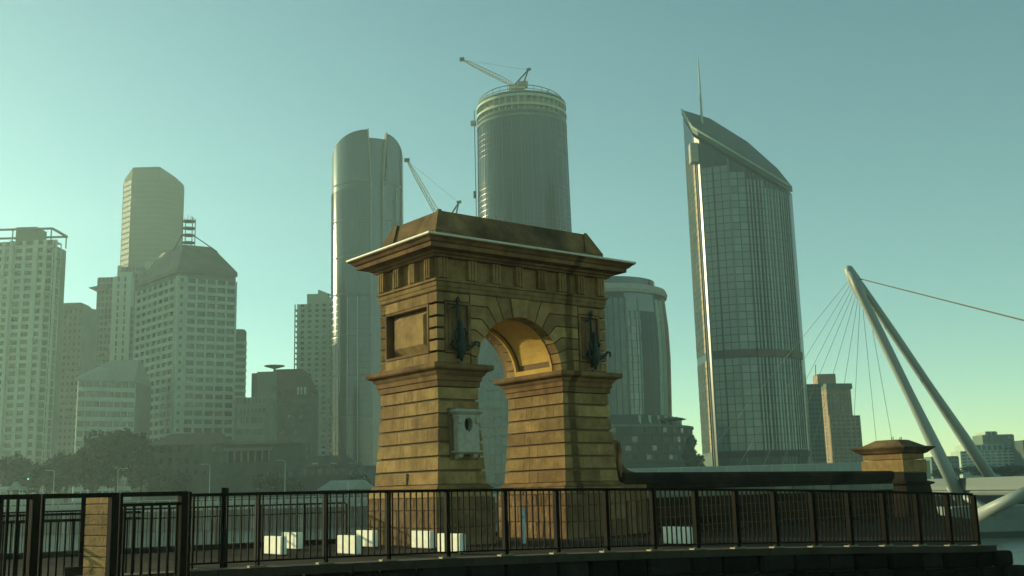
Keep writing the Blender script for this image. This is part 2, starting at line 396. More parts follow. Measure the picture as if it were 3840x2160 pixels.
for face, (v0, v1) in (('f', (0, .5)), ('b', (PD - .5, PD))):
    k = arc_pts(-9.5, 9.5, 4)
    top = (HL[0] - AC_Z) * math.tan(R(9.5))
    front_stone('keystone', k + [(AC_U - top, HL[0]), (AC_U + top, HL[0])], v0 - (.05 if face == 'f' else 0), v1)
    for sgn in (1, -1):
        lim = PLX if sgn > 0 else 2 * AC_U - PRX
        for i in range(7):
            t0, t1 = ANG[i], ANG[i + 1]
            hu = HL[0] if i < 2 else HL[i - 1]        # upper joint turns at hu
            hl = HL[0] if i < 1 else HL[i]
            poly = arc_pts(t0, t1)                    # along the intrados, outward
            lo = inr(t1)
            if i == 0:
                poly += [(AC_U - (HL[0] - AC_Z) * math.tan(R(t1)), HL[0]), (AC_U - top, HL[0])]
            else:
                tu = AC_U - (hu - AC_Z) * math.tan(R(t0)); tl = AC_U - (hl - AC_Z) * math.tan(R(min(t1, 88.5)))
                seg = []
                if i == 6: seg = [(lim, HL[6])]
                elif tl > lim + .03: seg = [(tl, hl), (lim, hl)]
                else: seg = [(lim, AC_Z + (AC_U - lim) / math.tan(R(t1)))]
                if tu > lim + .03: seg += [(lim, hu), (tu, hu)]
                else: seg += [(lim, AC_Z + (AC_U - lim) / math.tan(R(t0)))]
                poly += seg
            if sgn < 0: poly = [(2 * AC_U - u, z) for u, z in poly]
            front_stone('voussoir', poly, v0, v1)
    # courses beside the panels: corner strips
    for i in range(6):
        z0, z1 = HL[i + 1] + .04, HL[i] - .04
        a0, a1 = (0, .30), (7.36, W_)
        if i == 0 or i == 5:
            pass
        for (ua, ub) in (a0, a1):
            dd = .52 if face == 'f' else .4
            part('course_stone', MB().bbox(ua + (0 if ua == 0 else GAP), ub - GAP, (0 if face == 'f' else D_ - .4), (dd if face == 'f' else D_), z0, z1, .007), sand, arch)
        if i in (0, 5):
            part('course_stone', MB().bbox(.30 + GAP, PLX - .02, v0, v1, (HL[1] + .1 if i == 0 else HL[6] + .02), (HL[0] - .04 if i == 0 else HL[5] - .06), .02), sand, arch)
            part('course_stone', MB().bbox(PRX + .02, 7.36 - GAP, v0, v1, (HL[1] + .1 if i == 0 else HL[6] + .02), (HL[0] - .04 if i == 0 else HL[5] - .06), .02), sand, arch)
# side faces: strips beside the sunk panel, plus top and bottom courses
for u0, u1 in ((0, .5), (W_ - .5, W_)):
    for i in range(6):
        z0, z1 = HL[i + 1] + .04, HL[i] - .04
        part('course_stone', MB().bbox(u0, u1, D_ - .39 + .03, D_ - .405 + .0 if False else D_ - .005, z0, z1, .007), sand, arch)
        if i in (0, 5):
            for va, vb in ((.53, 1.5), (1.5, 2.4), (2.4, D_ - .37)):
                part('course_stone', MB().bbox(u0, u1, va, vb - GAP * 2, z0, z1, .007), sand, arch)
    # sunk panel with a raised, bevelled tablet
    out = u0 == 0
    def X(d): return d if out else W_ - d
    fr = part('side_panel', MB().box(*sorted((X(.34), X(.46))), .5, D_ - .36, 6.34, 7.95), sandflat, arch)
    rings = []
    for o, d in [(0, .345), (.0, .30), (.34, .09), (.35, .085)]:
        rings.append([(X(d), .62 + o, 6.42 + o * .75), (X(d), 3.14 - o, 6.42 + o * .75), (X(d), 3.14 - o, 7.88 - o * .6), (X(d), .62 + o, 7.88 - o * .6)])
    part('raised_tablet', MB().loft(rings), sand, arch)
    # frame of the panel
    fm = MB()
    for (va, vb, za, zb) in ((.5, .58, 6.3, 7.98), (D_ - .44, D_ - .36, 6.3, 7.98), (.58, D_ - .44, 6.3, 6.38), (.58, D_ - .44, 7.90, 7.98)):
        fm.box(*sorted((X(-.02), X(.3))), va, vb, za, zb)
    part('panel_frame', fm, sandflat, arch)
# fluted side niches on the front where the bronze brackets hang
for ua in (.32, 6.31):
    fm = MB()
    for (a0, a1, za, zb) in ((0, .09, 6.30, 8.03), (.95, 1.04, 6.30, 8.03), (.09, .95, 6.30, 6.38), (.09, .95, 7.95, 8.03)):
        fm.box(ua + a0, ua + a1, -.03, .3, za, zb)
    part('niche_frame', fm, sandflat, arch)
    part('niche_back', MB().box(ua + .09, ua + .95, .10, .35, 6.38, 7.95), sandflat, arch)
    for k in range(3):
        part('niche_flute', MB().bbox(ua + .15 + k * .26, ua + .33 + k * .26, .03, .15, 6.46, 7.80, .05), sandflat, arch)
# barrel vault: end ribs and a sunk middle panel on the soffit
def vault(r, va, vb, t0=0, t1=180, thick=.15, n=24):
    mb = MB()
    for k in range(n):
        a, b = R(t0 + (t1 - t0) * k / n), R(t0 + (t1 - t0) * (k + 1) / n)
        P = lambda rr, t: (AC_U - rr * math.cos(t), AC_Z + rr * math.sin(t))
        mb.prism([P(r, a), P(r, b), P(r + thick, b), P(r + thick, a)], va, vb, 'y')
    return mb
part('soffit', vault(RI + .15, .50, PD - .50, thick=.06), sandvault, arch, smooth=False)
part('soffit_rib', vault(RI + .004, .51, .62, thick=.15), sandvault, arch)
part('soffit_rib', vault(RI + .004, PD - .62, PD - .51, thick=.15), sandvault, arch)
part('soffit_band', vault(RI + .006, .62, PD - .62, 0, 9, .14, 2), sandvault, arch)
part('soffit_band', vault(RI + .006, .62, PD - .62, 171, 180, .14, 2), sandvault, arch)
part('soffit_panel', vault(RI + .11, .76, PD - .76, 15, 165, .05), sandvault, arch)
# entablature
def ring_stack(name, prof, m):
    rings = [[(-o, -o, z), (W_ + o, -o, z), (W_ + o, D_ + o, z), (-o, D_ + o, z)] for o, z in prof]
    return part(name, MB().loft(rings), m, arch)
ring_stack('architrave', [(-.03, 8.36), (.02, 8.40), (.02, 8.53), (.045, 8.535), (.045, 8.69), (.10, 8.70), (.11, 8.78), (.0, 8.80)], sand)
ring_stack('frieze', [(-.02, 8.79), (-.02, 9.52)], sand)
def triglyph(c, side):
    mb = MB(); w_ = .36
    for k in range(3):
        o = (k - 1) * .125
        if side == 'f': mb.bbox(c + o - .05, c + o + .05, -.15, .05, 8.80, 9.50, .025)
        elif side == 'b': mb.bbox(c + o - .05, c + o + .05, D_ - .05, D_ + .15, 8.80, 9.50, .025)
        elif side == 'l': mb.bbox(-.15, .05, c + o - .05, c + o + .05, 8.80, 9.50, .025)
        else: mb.bbox(W_ - .05, W_ + .15, c + o - .05, c + o + .05, 8.80, 9.50, .025)
    if side in 'fb':
        y0, y1 = ((-.1, .02) if side == 'f' else (D_ - .02, D_ + .1)); mb.box(c - w_ / 2, c + w_ / 2, y0, y1, 8.805, 9.45)
    else:
        x0, x1 = ((-.1, .02) if side == 'l' else (W_ - .02, W_ + .1)); mb.box(x0, x1, c - w_ / 2, c + w_ / 2, 8.805, 9.45)
    part('triglyph', mb, sand, arch)
for c in (.24, 1.42, 2.47, 3.5, 4.53, 5.5, 6.42, 7.42):
    triglyph(c, 'f'); triglyph(c, 'b')
for c in (.36, 1.33, 2.33, 3.36): triglyph(c, 'l'); triglyph(c, 'r')
ring_stack('cornice', [(.0, 9.50), (.16, 9.52), (.18, 9.58), (.28, 9.62), (.30, 9.68), (.62, 9.72), (.64, 9.86), (.70, 9.88), (.78, 9.97), (.87, 10.02), (.87, 10.07), (.3, 10.10)], sandflat)
ring_stack('cornice_flashing', [(.885, 10.045), (.90, 10.07), (.90, 10.105), (.885, 10.12), (.4, 10.16)], lead)
# attic: low base, sloping block, four corner pieces
ring_stack('attic_base', [(.02, 10.10), (.02, 10.44), (-.08, 10.47)], attic_m)
def sect(o, z): return [(o, o, z), (W_ - o, o, z), (W_ - o, D_ - o, z), (o, D_ - o, z)]
part('attic_block', MB().loft([sect(.12, 10.45), sect(.14, 10.60), sect(.46, 11.28), sect(.50, 11.31)]), attic_m, arch)
for su in (0, 1):
    for sv in (0, 1):
        def C(u, v, z): return (W_ - u if su else u, D_ - v if sv else v, z)
        cvs = [C(-.03, -.03, 10.46), C(.85, .0, 10.46), C(.0, .85, 10.46), C(.62, .62, 10.46), C(.40, .40, 11.335), C(.52, .42, 11.34), C(.42, .52, 11.34)]
        mb = MB().add(cvs, [(0, 1, 5, 4), (0, 4, 6, 2), (1, 3, 5), (3, 2, 6), (3, 6, 5), (4, 5, 6), (0, 2, 3, 1)])
        part('attic_corner', mb, attic_m, arch)
# small plaque on the sunlit face
pq = part('plaque', MB().bbox(-.20, -.05, 1.66, 2.46, 1.965, 2.345, .02), paleston if False else sand, arch, label='small inscribed stone plaque low on the sunlit face')
for k, ln in enumerate((.5, .6, .36, .55)):
    part('inscription_line', MB().box(-.206, -.199, 2.06 - ln / 2, 2.06 + ln / 2, 2.27 - k * .075, 2.295 - k * .075), sandcore, pq)

# memorial fountain box on the near pier
mem = thing('wall_fountain', uv2w(.93, -.13, 2.78), 'small pale stone wall fountain with an oval opening fixed to the shaded pier front', 'wall fountain', rotz=ARCH_ROT)
part('back_slab', MB().bbox(-.58, .58, .0, .12, -.05, 1.66, .02), sandcore, mem)
# body with an oval hole: ring of quads
def hole_body():
    mb = MB(); N = 20; hw, z0, z1 = .43, .20, 1.34; cz = 1.12 - .0; ru, rz = .165, .23
    v0, v1 = -.27, -.01
    outer, inner = [], []
    for k in range(N):
        t = 2 * math.pi * k / N; c, s_ = math.cos(t), math.sin(t)
        inner.append((ru * c, cz + rz * s_ * (1 if s_ > 0 else 1.12)))
        q = min(hw / abs(c) if abs(c) > 1e-6 else 9, ((z1 - cz) if s_ > 0 else (cz - z0)) / abs(s_) if abs(s_) > 1e-6 else 9)
        outer.append((q * c, cz + q * s_))
    for cu, czz in ((hw, z1), (-hw, z1), (hw, z0), (-hw, z0)):
        j = min(range(N), key=lambda i: (outer[i][0] - cu) ** 2 + (outer[i][1] - czz) ** 2); outer[j] = (cu, czz)
    vs = [(u, v0, z) for u, z in outer] + [(u, v0, z) for u, z in inner] + [(u, v1, z) for u, z in inner] + [(u, v1, z) for u, z in outer]
    fs = []
    for k in range(N):
        j = (k + 1) % N
        fs += [(k, j, N + j, N + k), (N + k, N + j, 2 * N + j, 2 * N + k), (k, 3 * N + k, 3 * N + j, j)]
    return mb.add(vs, fs)
part('fountain_body', hole_body(), paleston, mem)
part('niche_void', MB().box(-.25, .25, -.02, -.004, .7, 1.33), black, mem)
part('cornice_cap', MB().loft([[(-.50 - o, -.30 - o, z), (.50 + o, -.30 - o, z), (.50 + o, .0, z), (-.50 - o, .0, z)] for o, z in [(-.06, 1.30), (-.04, 1.42), (.0, 1.45), (.06, 1.52), (.06, 1.58), (0, 1.61)]]), paleston, mem)
part('shelf', MB().loft([[(-.44 - o, -.28 - o, z), (.44 + o, -.28 - o, z), (.44 + o, .0, z), (-.44 - o, .0, z)] for o, z in [(.0, .13), (.09, .19), (.09, .23), (.0, .25)]]), paleston, mem)
for u in (-.30, .30):
    part('console', MB().prism([(.0, .14), (-.24, .14), (-.22, .04), (-.12, -.02), (.0, -.04)], u - .09, u + .09, 'x'), paleston, mem)
for u in (-.36, .36):
    part('side_bracket', MB().bbox(u - .07, u + .07, -.33, -.25, 1.12, 1.36, .02), paleston, mem)

# bronze lamp brackets
def bracket(u, lab):
    t = thing('bronze_bracket', uv2w(u, -.03, 6.1), lab, 'wall bracket', 'bronze brackets on the arch front', rotz=ARCH_ROT)
    part('spine', MB().tube([(0, -.02, 0), (0, -.10, .25), (0, -.06, 1.0), (0, -.05, 1.7), (0, -.07, 1.95)], [.04, .08, .055, .045, .03]), bronze, t, smooth=True)
    part('finial', MB().lathe([(.005, 1.88), (.075, 1.94), (.085, 2.0), (.05, 2.06), (.03, 2.10), (.004, 2.14)], (0, -.07), 10), bronze, t, smooth=True)
    part('bulb', MB().lathe([(.01, -.12), (.05, -.08), (.08, .05), (.15, .20), (.19, .34), (.16, .48), (.115, .70), (.09, .95), (.06, 1.2), (.04, 1.3)], (.03, -.18), 12), bronze, t, smooth=True)
    part('drop', MB().lathe([(.004, -.26), (.05, -.2), (.04, -.12), (.02, -.1)], (0, -.05), 8), bronze, t, smooth=True)
    for s_, ln in ((1, .66), (-1, .45)):
        part('scroll_arm', MB().tube([(.05 * s_, -.12, .30), (.28 * s_, -.20, .34), (.45 * s_, -.26, .42), (ln * s_ * .8, -.3, .56), (ln * s_, -.32, .54), (ln * s_ * 1.02, -.32, .42), (ln * s_ * .92, -.3, .36)], [.075, .07, .055, .05, .042, .034, .015], 8), bronze, t, smooth=True)
        part('leaf_spray', MB().tube([(.0, -.12, .5), (.18 * s_, -.2, .62), (.24 * s_, -.22, .85), (.13 * s_, -.2, 1.02)], [.05, .06, .05, .015], 6), bronze, t, smooth=True)
    part('wall_tie', MB().tube([(-.22, .0, 1.72), (-.1, -.06, 1.75), (.02, -.07, 1.80)], .04, 6), bronze, t)
bracket(.80, 'dark green bronze wall bracket hanging in the niche nearest the sunlit corner')
bracket(6.86, 'dark green bronze wall bracket hanging in the niche at the far right of the arch')

# ------------------------------------------------------------------ parapet wall, scroll and end pier
wall = thing('parapet_wall', uv2w(8.2, .0, 0), 'long dark stone parapet wall running right from the arch', 'wall', rotz=ARCH_ROT)
WL = 17.4; wv0, wv1 = .0, .9
def wtop(u): return 2.25 - .006 * u
part('wall_core', MB().box(-.2, WL, wv0 + .05, wv1 - .05, WATER - .2, 1.7), sandcore, wall)
zc = [-.9, -.3, .2, .55, .92, 1.28, 1.59]
for ci in range(len(zc) - 1):
    n_ = 13; off = .5 if ci % 2 else 0
    xs = [-.2] + [(k + 1 - off + random.uniform(-.12, .12)) * WL / n_ for k in range(n_ - 1)] + [WL]
    for k in range(len(xs) - 1):
        pr = .05 if ci == 5 else (.0 if ci < 3 else .02)
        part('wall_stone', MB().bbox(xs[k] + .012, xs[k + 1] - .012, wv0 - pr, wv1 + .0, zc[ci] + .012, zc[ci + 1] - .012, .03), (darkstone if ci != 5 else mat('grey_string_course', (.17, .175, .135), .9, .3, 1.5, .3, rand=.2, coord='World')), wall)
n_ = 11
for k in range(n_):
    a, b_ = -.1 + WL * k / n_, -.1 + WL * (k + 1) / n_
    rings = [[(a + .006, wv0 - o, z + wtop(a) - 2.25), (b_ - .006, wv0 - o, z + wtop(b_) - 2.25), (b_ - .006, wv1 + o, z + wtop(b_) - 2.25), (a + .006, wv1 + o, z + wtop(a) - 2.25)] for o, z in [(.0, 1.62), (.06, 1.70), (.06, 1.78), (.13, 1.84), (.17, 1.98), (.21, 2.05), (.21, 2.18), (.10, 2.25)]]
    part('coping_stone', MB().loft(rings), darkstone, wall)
# scroll buttress
scr = thing('scroll_buttress', uv2w(W_ + .1, .05, 0), 'carved stone scroll buttress between arch pier and parapet wall', 'buttress', rotz=ARCH_ROT)
prof = [(0, 1.9), (0, 3.42), (.18, 3.46), (.42, 3.40), (.50, 3.28), (.46, 3.0), (.42, 2.8), (.48, 2.62), (.62, 2.45), (.85, 2.32), (1.15, 2.26), (1.15, 1.9)]
part('scroll_body', MB().prism(prof, .02, .82, 'y'), sandflat, scr)
vol = [(.62 + (.40 - .045 * k) * math.cos(-.6 + k * .62), 2.02 + (.40 - .045 * k) * math.sin(-.6 + k * .62)) for k in range(9)]
part('volute', MB().tube([(u, -.06, z) for u, z in vol], [.11 - .008 * k for k in range(9)], 8), sandflat, scr, smooth=True)
part('scroll_roll', MB().tube([(.34, -.03, 3.34), (.36, -.05, 3.0), (.30, -.05, 2.7), (.30, -.05, 2.4), (.38, -.06, 2.1)], [.06, .09, .09, .10, .10], 8), sandflat, scr, smooth=True)
part('scroll_base', MB().bbox(-.05, 1.6, -.14, .8, 1.2, 1.88, .03), sandflat, scr)
for k in range(3):
    part('plinth_stone', MB().bbox(-.05 + k * .55 + .01, .5 + k * .55 - .01, -.18, .8, .0, 1.19, .04), rock, scr)
# end pier
uc_, zc_ = onfront(3388, 1750, -.15)
u_r = onfront(3469, 1750, -.15)[0]
vd = onleft(3238, 1750, uc_)[0]
ep = thing('end_pier', uv2w(uc_, -.15, 0), 'capped sandstone end pier at the far end of the dark parapet', 'pier', rotz=ARCH_ROT)
pw, pd = min(u_r - uc_, 2.6), min(max(vd + .15, 1.6), 2.6)
pz = lambda y: onfront(3388, y, -.15)[1]
z_ct, z_ce, z_nk, z_b1, z_b2, z_str = pz(1647), pz(1674), pz(1700), pz(1723), pz(1770), pz(1812)
def psec(o, z): return [(-o, -o, z), (pw + o, -o, z), (pw + o, pd + o, z), (-o, pd + o, z)]
part('cap', MB().loft([psec(-.02, z_nk - .02), psec(.14, z_nk + .05), psec(.20, z_nk + .12), psec(.40, z_ce - .05), psec(.42, z_ce), psec(.05, z_ce + .05), psec(.02, z_ce + .07), psec(-.45, z_ct), psec(-.55, z_ct + .02)]), attic_m, ep)
part('neck', MB().bbox(-.0, pw, 0, pd, z_b1 + .02, z_nk, .02), sand, ep)
part('block', MB().bbox(-.07, pw + .07, -.07, pd + .07, z_b2, z_b1, .03), sand, ep)
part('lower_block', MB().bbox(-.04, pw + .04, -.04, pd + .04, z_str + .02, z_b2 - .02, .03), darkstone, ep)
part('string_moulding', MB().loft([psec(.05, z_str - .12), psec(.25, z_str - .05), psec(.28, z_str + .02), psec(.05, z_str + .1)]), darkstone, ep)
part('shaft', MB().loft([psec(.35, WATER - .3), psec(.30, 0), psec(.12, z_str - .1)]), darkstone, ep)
for k in range(4):
    part('cap_pin', MB().tube([(.6 + k * .35, .8 + (k % 2) * .3, z_ct), (.6 + k * .35, .8 + (k % 2) * .3, z_ct + .16)], .02, 6), steel_dk, ep)

# ------------------------------------------------------------------ railing on the retaining wall
rw = thing('retaining_wall', (fA.x, fA.y, 0), 'dark rough stone retaining wall below the railing', 'wall', rotz=math.atan2(fd.y, fd.x))
part('wall_core', MB().prism([(-30, -2.0), (-30, .3), (-2, fz(0) - .12), (19.2, -.18), (20.1, -1.2), (20.4, -2.0)], .0, .34, 'y'), sandcore, rw)
for row in range(4):
    x = -6 + random.uniform(-.4, 0); zt0 = -.17 - row * .38
    while x < 19.6 + row * .2:
        L = random.uniform(.55, 1.15); xm = min(max(x + L / 2, 0), 18.7)
        z1 = fz(xm) + zt0; x1 = min(x + L, 20.0 + row * .25)
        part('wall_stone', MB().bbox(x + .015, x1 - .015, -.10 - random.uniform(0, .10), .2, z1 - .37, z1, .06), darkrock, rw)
        x += L
for k in range(22):
    a, b_ = -6 + k * 1.2, -4.8 + k * 1.2
    if a > 19: break
    def zz(q): return fz(min(max(q, 0), 18.7)) - .02
    b_ = min(b_, 19.6)
    part('kerb_stone', MB().add([(a + .006, -.16, zz(a) - .15), (b_ - .006, -.16, zz(b_) - .15), (b_ - .006, .34, zz(b_) - .15), (a + .006, .34, zz(a) - .15), (a + .006, -.16, zz(a)), (b_ - .006, -.16, zz(b_)), (b_ - .006, .34, zz(b_)), (a + .006, .34, zz(a))],
        [(3, 2, 1, 0), (4, 5, 6, 7), (0, 1, 5, 4), (1, 2, 6, 5), (2, 3, 7, 6), (3, 0, 4, 7)]), mat('kerb_concrete', (.032, .027, .016), 1., .3, 1.5, .4, 10, rand=.15, coord='World'), rw)
def railing(name, lab, origin, direc, t0, t1, zf, height, post_sp, bal_sp, posts=None, pw=.065, bw=.02, mat_=steel_dk, midrails=(), group=None, n_end=True):
    t = thing(name, (origin.x, origin.y, 0), lab, 'railing', group, rotz=math.atan2(direc.y, direc.x))
    ps = posts or [t0 + k * post_sp for k in range(int((t1 - t0) / post_sp) + 1)]
    for a, b_ in zip(ps[:-1], ps[1:]):
        part('top_rail', MB().beam((a, 0, zf(a) + height), (b_, 0, zf(b_) + height), .06, .055), mat_, t)
        part('bottom_rail', MB().beam((a, 0, zf(a) + .09), (b_, 0, zf(b_) + .09), .045, .03), mat_, t)
        for h in midrails: part('middle_rail', MB().beam((a, 0, zf(a) + h), (b_, 0, zf(b_) + h), .045, .035), mat_, t)
        nb = max(2, round((b_ - a) / bal_sp))
        for k in range(1, nb):
            q = a + (b_ - a) * k / nb; z = zf(q)
            link('baluster', unit(mat_), t, (q, 0, z + .09 + (height - .11) / 2), 0, (bw, .034, height - .11))
    for q in ps:
        z = zf(q)
        link('post', unit(mat_), t, (q, 0, z + height / 2 - .02), 0, (.022, pw * 1.9, height))
        link('post', unit(mat_), t, (q + .055, 0, z + height / 2 - .02), 0, (.022, pw * 1.9, height))
        pl = part('foot_plate', MB().bbox(-.12, .17, -.09, .09, -.02, .012, .004), mat('galvanised_plate', (.14, .12, .075), .5, .3, 20, metal=.4), t, (q, 0, z))
        for bx in (-.09, .14): part('bolt', MB().lathe([(.001, .012), (.014, .012), (.014, .035), (.001, .04)], (bx, -.06), 6), MATS['galvanised_plate'], pl)
    return t
posts = [-.45, .68, 1.91, 3.11, 4.31, 5.54, 6.70, 7.87, 9.02, 10.12, 11.2, 12.29, 13.4, 14.5, 15.6, 16.7, 17.75, 18.7]
railing('steel_railing', 'long dark steel railing with upright balusters along the retaining wall', fA, fd, 0, 0, fz, 1.24, 1.15, .125, posts=posts)
# riverside railing at the back of the promenade
railing('riverside_railing', 'thin railing along the river edge behind the white blocks', edge_p - edge_d * 20 , edge_d, 0, 24.6, lambda q: 0, 1.42, 1.54, .14, pw=.07, bw=.018, midrails=(1.1,))
ek = thing('river_edge_kerb', (edge_p.x, edge_p.y, 0), 'low dark kerb along the river edge of the promenade', 'kerb', rotz=math.atan2(edge_d.y, edge_d.x))
for k in range(26):
    part('kerb_stone', MB().bbox(-22 + k * 1.2 + .008, -20.8 + k * 1.2 - .008, -.22, .16, -.1, .17, .02), darkstone, ek)

# gate frames at the left, nearer than the railing
ga, gb = at(-190, 1850, 14.6), at(700, 1838, 17.6)
gdir = (gb.xy - ga.xy).normalized(); glen = (gb.xy - ga.xy).length
gt = thing('gate_frame', (ga.x, ga.y, 0), 'black heavy framed gate with thick posts at the left edge', 'gate', rotz=math.atan2(gdir.y, gdir.x))
gz = 1.80
def gpos(px):
    r = ray(px, 1950); nrm = Vector((-gdir.y, gdir.x)); p = r * (ga.xy.dot(nrm) / r.xy.dot(nrm)); return (p.xy - ga.xy).dot(gdir)
gp = [gpos(x) for x in (-170, 137, 432, 692)]
for q in gp:
    part('post', MB().bbox(q - .10, q + .02, -.06, .06, -1.3, gz, .008), steel_dk, gt)
    part('post', MB().bbox(q + .045, q + .095, -.05, .05, -1.3, gz - .01, .006), steel_dk, gt)
for a, b_ in zip(gp[:-1], gp[1:]):
    part('top_rail', MB().beam((a + .07, 0, gz - .035), (b_ - .07, 0, gz - .035), .06, .07), steel_dk, gt)
    part('bottom_rail', MB().beam((a + .07, 0, .30), (b_ - .07, 0, .30), .05, .07), steel_dk, gt)
a, b_ = gp[2], gp[3]
part('upper_rail', MB().beam((a + .10, 0, gz - .19), (b_ - .10, 0, gz - .19), .05, .05), steel_dk, gt)
for k in range(7):
    q = a + .16 + (b_ - a - .3) * k / 6
    part('bar', MB().beam((q, 0, .3), (q, 0, gz - .19), .02, .04), steel_dk, gt)
for a, b_ in ((gp[0], gp[1]),):
    for k in range(1, 8):
        q = a + (b_ - a) * k / 8
        part('bar', MB().beam((q, 0, .3), (q, 0, gz - .05), .018, .04), steel_dk, gt)
# inner ramp rail seen through the gate
ir = thing('ramp_handrail', (at(-120, 1920, 22).x, 22, 0), 'dark double handrail on the ramp behind the black gate', 'handrail', rotz=R(6))
for z in (1.17, 1.05): part('rail', MB().beam((0, 0, z + .28), (3.35, 0, z + .28), .05, .05), steel_dk, ir)
for q in (.6, 2.25): part('post', MB().bbox(q - .06, q + .06, -.06, .06, -.2, 1.78, .01), steel_dk, ir)
for k in range(22): part('bar', MB().beam((.1 + k * .15, 0, .1), (.1 + k * .15, 0, 1.32), .016, .03), steel_dk, ir)
part('base_plate', MB().bbox(1.95, 2.6, -.2, .2, -.1, .42, .03), darkstone, ir)
# lone dark post behind the railing
pp = at(838, 2100, 21.2)
lp = thing('steel_post', (pp.x, pp.y, 0), 'single thick dark steel post standing just behind the railing', 'post', rotz=R(-20))
zt = zat(838, 1829, 21.2)
part('shaft', MB().bbox(-.05, .01, -.05, .05, 0, zt, .006), steel_dk, lp); part('shaft', MB().bbox(.025, .06, -.05, .05, 0, zt - .01, .006), steel_dk, lp)
part('foot', MB().bbox(-.12, .14, -.12, .12, -.05, .03, .01), steel_dk, lp)
# sandstone gate pillar
pc_ = at(377, 2000, 20.4)
pil = thing('sandstone_pillar', (pc_.x, pc_.y, 0), 'sunlit yellow sandstone block pillar standing behind the gate', 'pillar', rotz=R(-40))
zt = zat(377, 1853, 20.4); h = .19; z = zt; k = 0
part('pillar_core', MB().box(-.40, .40, -.07, .07, -.6, zt - .03), sandcore, pil)
while z > -.5:
    part('pillar_stone', MB().bbox(-.42, .42, -.09, .09, z - h + .012, z, .012), sand, pil); z -= h; k += 1

# white blocks on the promenade
def block(px, py, lab, w_=1.12, h_=.56, d_=.2):
    p = onz(px, py); t = thing('concrete_block', (p.x, p.y, 0), lab, 'block', 'white concrete blocks on the promenade', rotz=R(-52))
    part('body', MB().bbox(-w_ / 2, w_ / 2, 0, d_, .05, h_, .02), white_p, t)
    part('foot', MB().box(-w_ / 2 + .05, w_ / 2 - .05, .04, d_ - .04, 0, .05), darkstone, t)
    return t
block(1020, 2085, 'white block in front of the leftmost pair behind the railing')
block(1084, 2064, 'white block at the back of the leftmost pair behind the railing')
block(1300, 2084, 'white block in front of the pair just left of the arch')
block(1364, 2056, 'white block at the back of the pair just left of the arch')
block(1576, 2062, 'white block at the back of the pair before the sunlit arch pier')
block(1682, 2079, 'white block in front of the pair before the sunlit arch pier')
block(2533, 2046, 'lone white block before the dark parapet wall', 1.05, .53)
p = onz(1964, 2038)
bo = thing('pale_bollard', (p.x, p.y, 0), 'slim pale grey bollard standing between the arch piers', 'bollard')
part('shaft', MB().lathe([(.075, 0), (.075, 1.02), (.06, 1.05)], n=14), mat('bollard_grey', (.42, .46, .46), .5, .1), bo)
part('collar', MB().lathe([(.085, .80), (.085, .88), (.078, .89)], n=14), paleston, bo)
part('cap', MB().lathe([(.088, 1.05), (.088, 1.10), (.05, 1.15), (.002, 1.16)], n=14), paleston, bo)

# ------------------------------------------------------------------ city building helpers
class Bld:
    def __init__(s, name, pos, label, cat='building'):
        s.t = thing(name, pos, label, cat, 'buildings across the river'); s.o = Vector(pos); s.win = []
    def part(s, name, mb, m, label=None, smooth=False):
        mb.v = [(v[0] - s.o.x, v[1] - s.o.y, v[2] - s.o.z) for v in mb.v]
        return part(name, mb, m, s.t, label=label, smooth=smooth)
    def box(s, name, m, c, size, rz=0):
        return link(name, unit(m), s.t, Vector(c) - s.o, rz, size)
    def window(s, c, size, rz, m): s.win.append((Vector(c), size, rz, m))
    def done(s, lim=290):
        ws = sorted(s.win, key=lambda q: -q[1][0] * q[1][2] / max(1., q[0].length) ** 2)
        for c, size, rz, m in ws[:lim]:
            o = link('window', unit(m), s.t, c - s.o, rz + random.uniform(-.012, .012), size)
            o.rotation_euler.x = random.uniform(-.014, .014)
        rest = {}
        for c, size, rz, m in ws[lim:]:
            mb = rest.setdefault(m.name, (MB(), m))[0]; cs, sn = math.cos(rz), math.sin(rz)
            mb.box(-.5 * size[0], .5 * size[0], -.5 * size[1], .5 * size[1], -.5 * size[2], .5 * size[2], lambda x, y, z: (c.x - s.o.x + x * cs - y * sn, c.y - s.o.y + x * sn + y * cs, c.z - s.o.z + z))
        for mb, m in rest.values():
            o = part('window_field', mb, m, s.t); o['kind'] = 'stuff'
    def facade(s, p0, p1, z0, z1, nb, nf, wm_, sm, pier=.35, span=.4, dep=.5, pdep=None, piers=True, spans=True, skip=None, wdep=.06, pm=None):
        p0, p1 = Vector(p0[:2]), Vector(p1[:2]); e = p1 - p0; L = e.length; e.normalize(); nrm = Vector((e.y, -e.x)); rz = math.atan2(e.y, e.x)
        cw, ch = L / nb, (z1 - z0) / nf; pdep = dep * .9 if pdep is None else pdep
        for j in range(nf):
            z = z0 + ch * j
            if spans:
                c = p0 + e * L / 2 + nrm * (dep / 2 - .05); s.box('spandrel', sm, (c.x, c.y, z + ch * span / 2), (L, dep + .1, ch * span), rz)
            for i in range(nb):
                if skip and skip(i, j): continue
                c = p0 + e * cw * (i + .5) + nrm * wdep
                s.window((c.x, c.y, z + ch * (span + 1) / 2), (cw * (1 - pier) if piers else cw * .96, .12, ch * (1 - span)), rz, wm_)
        if piers:
            for i in range(nb + 1):
                c = p0 + e * cw * i + nrm * (pdep / 2 - .05); s.box('facade_pier', pm or sm, (c.x, c.y, (z0 + z1) / 2), (cw * pier, pdep + .1, z1 - z0), rz)
    def prism(s, name, pts, z0, z1, m): return s.part(name, MB().prism([(p[0], p[1]) for p in pts], z0, z1), m)
G0 = 1.5
def P2(px, py, Y): a = at(px, py, Y); return Vector((a.x, a.y))

